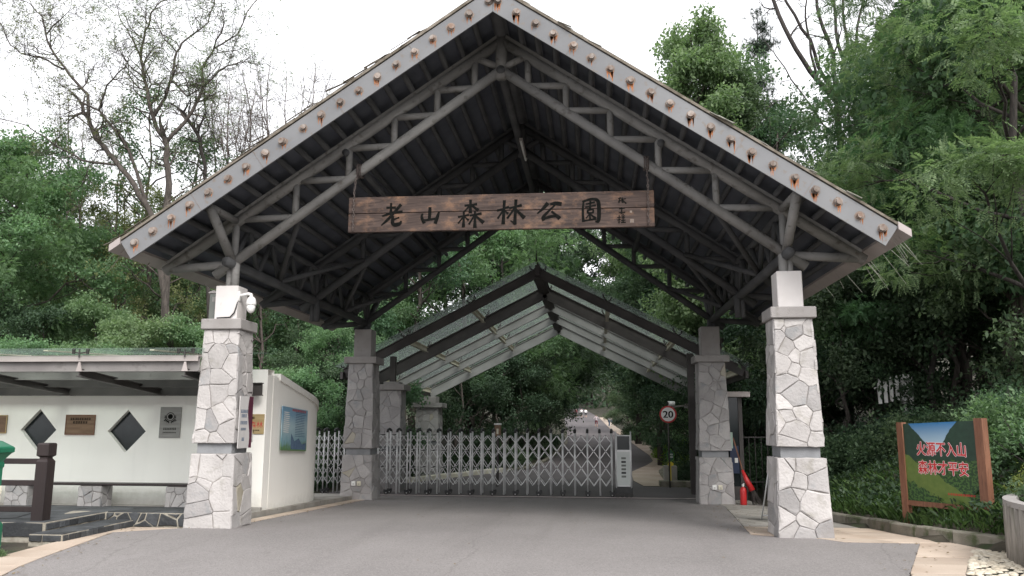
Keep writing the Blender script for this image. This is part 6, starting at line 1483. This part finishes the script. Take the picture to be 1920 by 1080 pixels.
for i, (x, y, s, lm) in enumerate(((8.9, 2.6, 1.0, 'leaf_bright'), (8.6, 1.4, .95, 'leaf_bright'), (8.9, .2, .95, 'leaf_bright'), (9.4, 3.6, 1.05, 'leaf_mid'), (9.9, 1.8, 1.2, 'leaf_mid'), (9.6, -.6, 1.1, 'leaf_mid'))):
    bush('shrub2', x, y, s, lm, 'fresh green shrub behind the fire warning sign', 'fresh green shrubs behind the warning sign')
bush('shrub2', 7.75, -.6, .55, 'leaf_yellow', 'yellowish shrub beside the right post of the warning sign')
for i, (x, y, s) in enumerate(((7.3, -1.6, .55), (7.9, -2.4, .8))): 
    o = bush('shrub2', x, y, s, 'leaf_yellow' if i else 'leaf_mid', ('green trailing plant over the log planter rim', 'yellow-green shrub growing in the log planter')[i]); o.location.z = .52
for (x, y, s, lm) in ((5.6, 24, 1.2, 'leaf_lime'), (6.6, 26, 1.3, 'leaf_lime'), (5.6, 30, 1.2, 'leaf_lime'), (6.9, 31, 1.5, 'leaf_lime'), (5.2, 20.5, .9, 'leaf_lime'), (6.2, 21.5, 1.1, 'leaf_lime'), (7.6, 28, 1.5, 'leaf_lime'), (6.0, 36, 1.3, 'leaf_mid'), (6.0, 44, 1.4, 'leaf_mid')):
    bush('shrub', x, y, s, lm, 'bright lime green bush right of the park road', 'lime green bushes right of the park road', .7)
for (x, y, s, lm) in ((4.6, 15.2, .6, 'leaf_dark_shaded'), (5.2, 16.2, .8, 'leaf_dark_shaded'), (4.7, 17.6, .8, 'leaf_mid'), (-5.6, 17.5, 1., 'leaf_dark_shaded'), (-4.6, 19.5, 1., 'leaf_dark_shaded'), (-3.6, 21.5, 1.1, 'leaf_dark_shaded'), (-2.6, 24.5, 1.1, 'leaf_mid'), (-2.3, 28, 1.1, 'leaf_dark_shaded'), (-2.1, 34, 1.2, 'leaf_mid'), (-2.0, 42, 1.2, 'leaf_dark_shaded'), (-6.8, 14.5, 1., 'leaf_dark_shaded'), (-7.2, 11.5, .9, 'leaf_mid'), (5.4, 52, 1.3, 'leaf_mid'), (5.2, 62, 1.4, 'leaf_dark_shaded')):
    bush('shrub', x, y, s, lm, 'low dark bush lining the park road', 'dark bushes lining the park road', .9)
# small flowering plant by the green pillar
fp = bush('shrub', -5.72, -3.35, .17, 'leaf_bright', 'small leafy plant with pink flowers at the foot of the green pillar')
mb = MB()
for k in range(9):
    c = np.array((-5.72 + rng.uniform(-.13, .13), -3.38 + rng.uniform(-.12, .1), .15 + rng.uniform(-.02, .06)))
    for j in range(5): t = j*1.257; mb.add([c, c + (math.cos(t)*.018, math.sin(t)*.018, .008), c + (math.cos(t+.5)*.022, math.sin(t+.5)*.022, .004), c + (math.cos(t+1.)*.018, math.sin(t+1.)*.018, .008)], [(0,1,2,3)])
pe = obj('petals', mb, mat('pink_petal', (.6,.15,.3), (.75,.4,.5), 9, .7), None); bpy.context.view_layer.update(); pe.parent = fp; pe.matrix_parent_inverse = fp.matrix_world.inverted(); pe['kind'] = 'stuff'

# grass and litter on the right bank
rs = np.random.RandomState(12); v = []; q = []
for i in range(9000):
    y = rs.uniform(-1.6, 7.5); x = bank_x(y) + .1 + rs.exponential(1.4)
    if x > 10.5: continue
    h = rs.uniform(.06, .2); z = ground_z(x, y); a = rs.uniform(0, 6.28); w = rs.uniform(.006, .014); l = rs.normal(0, .5, 2)*h
    o = len(v); v += [(x-w*math.cos(a), y-w*math.sin(a), z-.01), (x+w*math.cos(a), y+w*math.sin(a), z-.01), (x+l[0]*.5+w*.6*math.cos(a), y+l[1]*.5+w*.6*math.sin(a), z+h*.65), (x+l[0], y+l[1], z+h*rs.uniform(.75, 1))]; q.append((o, o+1, o+2, o+3))
tag(npobj('grass', v, q, MT['grass'], base=(7, 3, 0)), 'rough grass covering the bank behind the kerb', 'grass', kind='stuff')
rs = np.random.RandomState(13); P = []; D = []
for i in range(900):
    y = rs.uniform(-1.2, 8.5); x = bank_x(y) + .2 + rs.uniform(0, 3.6); P.append((x, y, ground_z(x, y) + rs.uniform(.02, .16))); D.append(rs.normal(0, 1, 3)*(1, 1, .3))
for i in range(5200):
    y = rs.uniform(13.5, 60); s_ = rs.choice([-1, 1]); x = (drive_r(y) + 1.5 + rs.exponential(1.6)) if s_ > 0 else (drive_l(y) - .5 - rs.exponential(1.8)); P.append((x, y, ground_z(x, y) + rs.uniform(.02, .2))); D.append(rs.normal(0, 1, 3)*(1, 1, .3))
for i in range(1500):
    y = rs.uniform(6.4, 16); x = rs.uniform(-12, -6.5); P.append((x, y, ground_z(x, y) + rs.uniform(.02, .2))); D.append(rs.normal(0, 1, 3)*(1, 1, .3))
v, q = scatter(T_SHR, np.array(P), np.array(D), rs.uniform(.8, 1.5, len(P)), rs)
tag(npobj('ground_cover', v, q, MT['leaf_dark_shaded'], base=(0, 8, 0)), 'low leafy ground cover on the banks beside road and kerb', 'ground cover', kind='stuff')

# fallen leaves and twigs gathered along the road edges
rs = np.random.RandomState(15); v = []; q = []
for i in range(520):
    y = rs.uniform(-6, 9); e_ = rs.rand()
    if e_ < .4: x = fore_l(y) + abs(rs.normal(0, .18))
    elif e_ < .85: x = fore_r(y) + rs.normal(.1, .3)
    else: x = rs.uniform(-4, 4.5)
    s_ = rs.uniform(.012, .035); a = rs.uniform(0, 6.28); c = np.array((x, y, base(y) + .017)); d = np.array((math.cos(a), math.sin(a), rs.uniform(-.1, .2)))*s_; n_ = np.array((-math.sin(a), math.cos(a), rs.uniform(-.2, .2)))*s_*.4
    o = len(v); v += [c-d, c+n_+(0, 0, .003), c+d, c-n_]; q.append((o, o+1, o+2, o+3))
tag(npobj('fallen_leaves', v, q, mat('dry_leaf', (.12,.08,.035), (.2,.15,.07), 30, .9)), 'scattered dry leaves along the edges of the forecourt', 'leaves', kind='stuff')

# far wooded hill on the left
hv = []; hq = []; n = 26
def hill_z(x, y): return 78*math.exp(-((x+150)/95)**2 - ((y-290)/90)**2)
for j in range(n+1):
    for i in range(n+1): x = -420 + 560*i/n; y = 150 + 280*j/n; hv.append((x, y, hill_z(x, y) - 2))
hq = [(j*(n+1)+i, j*(n+1)+i+1, (j+1)*(n+1)+i+1, (j+1)*(n+1)+i) for j in range(n) for i in range(n)]
tag(npobj('hill', hv, hq, MT['soil'], smooth=True), kind='structure')
rs = np.random.RandomState(14); P = np.stack([rs.uniform(-330, 40, 16000), rs.uniform(170, 300, 16000), np.zeros(16000)], 1); P[:, 2] = [hill_z(a, b) + abs(rs.normal(0, 3)) for a, b, _ in P]; P = P[P[:, 2] > 4]
v, q = scatter([t*7 for t in T_SPR_L], P, rs.normal(0, 1, (len(P), 3)), rs.uniform(.7, 1.4, len(P)), rs)
tag(npobj('hill_wood', v, q, MT['leaf_blue']), 'distant wooded hill beyond the trees on the left', 'wood', kind='stuff')  # bluish leaf colour stands in for haze over the hill
# ------------------------------------------------------------------ people far up the park road
def person(label, x, y, pose, shirt, trousers, rz=0., h=1.68):
    root = thing('person', label, 'person', (x, y, base(y) + .01)); k = h / 1.7
    # joints: local frame, facing +y (away from the viewer)
    J = dict(pel=(0,0,.92), chest=(0,.02,1.28), neck=(0,.02,1.44), head=(0,.03,1.58), hl=(-.10,0,.88), hr=(.10,0,.88),
             kl=(-.11,.04,.49), kr=(.11,.10,.50), fl=(-.12,-.02,.07), fr=(.12,.0,.07), tl=(-.13,.12,.03), tr=(.13,.14,.03),
             sl=(-.19,.02,1.38), sr=(.19,.02,1.38), el=(-.27,-.02,1.12), er=(.27,-.02,1.12), wl=(-.26,.08,.88), wr=(.26,.08,.88), gl=(-.25,.12,.79), gr=(.25,.12,.79))
    if pose == 'run': J.update(kl=(-.11,.22,.56), fl=(-.12,.02,.18), tl=(-.12,.14,.12), kr=(.11,.02,.48), fr=(.12,-.14,.09), tr=(.12,-.02,.03), el=(-.30,-.12,1.16), wl=(-.24,.10,1.12), gl=(-.2,.18,1.16), er=(.30,-.05,1.14), wr=(.25,.14,1.2), gr=(.2,.2,1.25))
    if pose == 'walk': J.update(kl=(-.11,.16,.5), fl=(-.12,.14,.07), tl=(-.12,.28,.05), kr=(.11,-.02,.48), fr=(.12,-.2,.1), tr=(.12,-.08,.03))
    if pose == 'bend': J.update(pel=(0,-.1,.88), chest=(0,.16,1.12), neck=(0,.3,1.2), head=(0,.42,1.22), sl=(-.19,.24,1.18), sr=(.19,.24,1.18), el=(-.24,.3,.92), er=(.24,.3,.92), wl=(-.18,.38,.7), wr=(.18,.38,.7), gl=(-.16,.42,.62), gr=(.16,.42,.62), hl=(-.10,-.08,.86), hr=(.10,-.08,.86))
    names = list(J); c, s = math.cos(rz), math.sin(rz)
    vv = [(p[0]*c - p[1]*s, p[0]*s + p[1]*c, p[2]) for p in J.values()]; vv = [tuple(q*k for q in p) for p in vv]
    E = [('pel','chest'),('chest','neck'),('neck','head'),('pel','hl'),('pel','hr'),('hl','kl'),('hr','kr'),('kl','fl'),('kr','fr'),('fl','tl'),('fr','tr'),('chest','sl'),('chest','sr'),('sl','el'),('sr','er'),('el','wl'),('er','wr'),('wl','gl'),('wr','gr')]
    Rd = dict(pel=.13, chest=.145, neck=.055, head=.1, hl=.09, hr=.09, kl=.06, kr=.06, fl=.04, fr=.04, tl=.035, tr=.035, sl=.065, sr=.065, el=.045, er=.045, wl=.03, wr=.03, gl=.035, gr=.035)
    me = bpy.data.meshes.new('body'); me.from_pydata(vv, [(names.index(a), names.index(b)) for a, b in E], []); o = bpy.data.objects.new('body', me); COL.objects.link(o)
    o.modifiers.new('skin', 'SKIN'); sv = me.skin_vertices[0].data
    for i, nme in enumerate(names): sv[i].radius = (Rd[nme]*k, Rd[nme]*k); sv[i].use_root = nme == 'pel'
    o.modifiers.new('sub', 'SUBSURF').levels = 1; bpy.context.view_layer.update()
    m2 = bpy.data.meshes.new_from_object(o.evaluated_get(bpy.context.evaluated_depsgraph_get())); bpy.data.objects.remove(o); bpy.data.meshes.remove(me)
    m2.name = 'body'; m2.materials.clear()
    for m in (MT['skin'], shirt, trousers, MT['hair'], MT['cloth_white']): m2.materials.append(m)
    hd = Vector(vv[names.index('head')]); wst = .93*k if pose != 'bend' else .9*k
    for p in m2.polygons:
        z = p.center.z; d = (p.center - hd).length; i = 0
        if d < .19*k: i = 3 if (p.center.z > hd.z - .02) else 0
        elif z > wst: i = 1 if abs(p.center.x) < .33*k else 0
        elif z > .47*k or trousers == MT['cloth_blue'] and z > .09: i = 2
        elif z < .09*k: i = 4
        p.material_index = i; p.use_smooth = True
    b = bpy.data.objects.new('body', m2); COL.objects.link(b); b.parent = root
    return root
def pat(px, Y): return at(px, 795, Y)[0]
person('runner in pale pink shirt and maroon shorts on the park road', pat(1118, 92), 92, 'run', MT['cloth_pink'], MT['cloth_maroon'])
person('person in white shirt and jeans bending at the road edge', pat(1142, 96), 96, 'bend', MT['cloth_white'], MT['cloth_blue'], -1.3)
person('left of the two walkers in white shirts far up the road', pat(1090.5, 142), 142, 'walk', MT['cloth_white'], MT['cloth_dark'])
person('right of the two walkers in white shirts far up the road', pat(1098.5, 140), 140, 'walk', MT['cloth_white'], MT['cloth_dark'], .2)
person('walker in dark clothes left of the two white shirts', pat(1080, 140), 140, 'walk', MT['cloth_maroon'], MT['cloth_dark'])
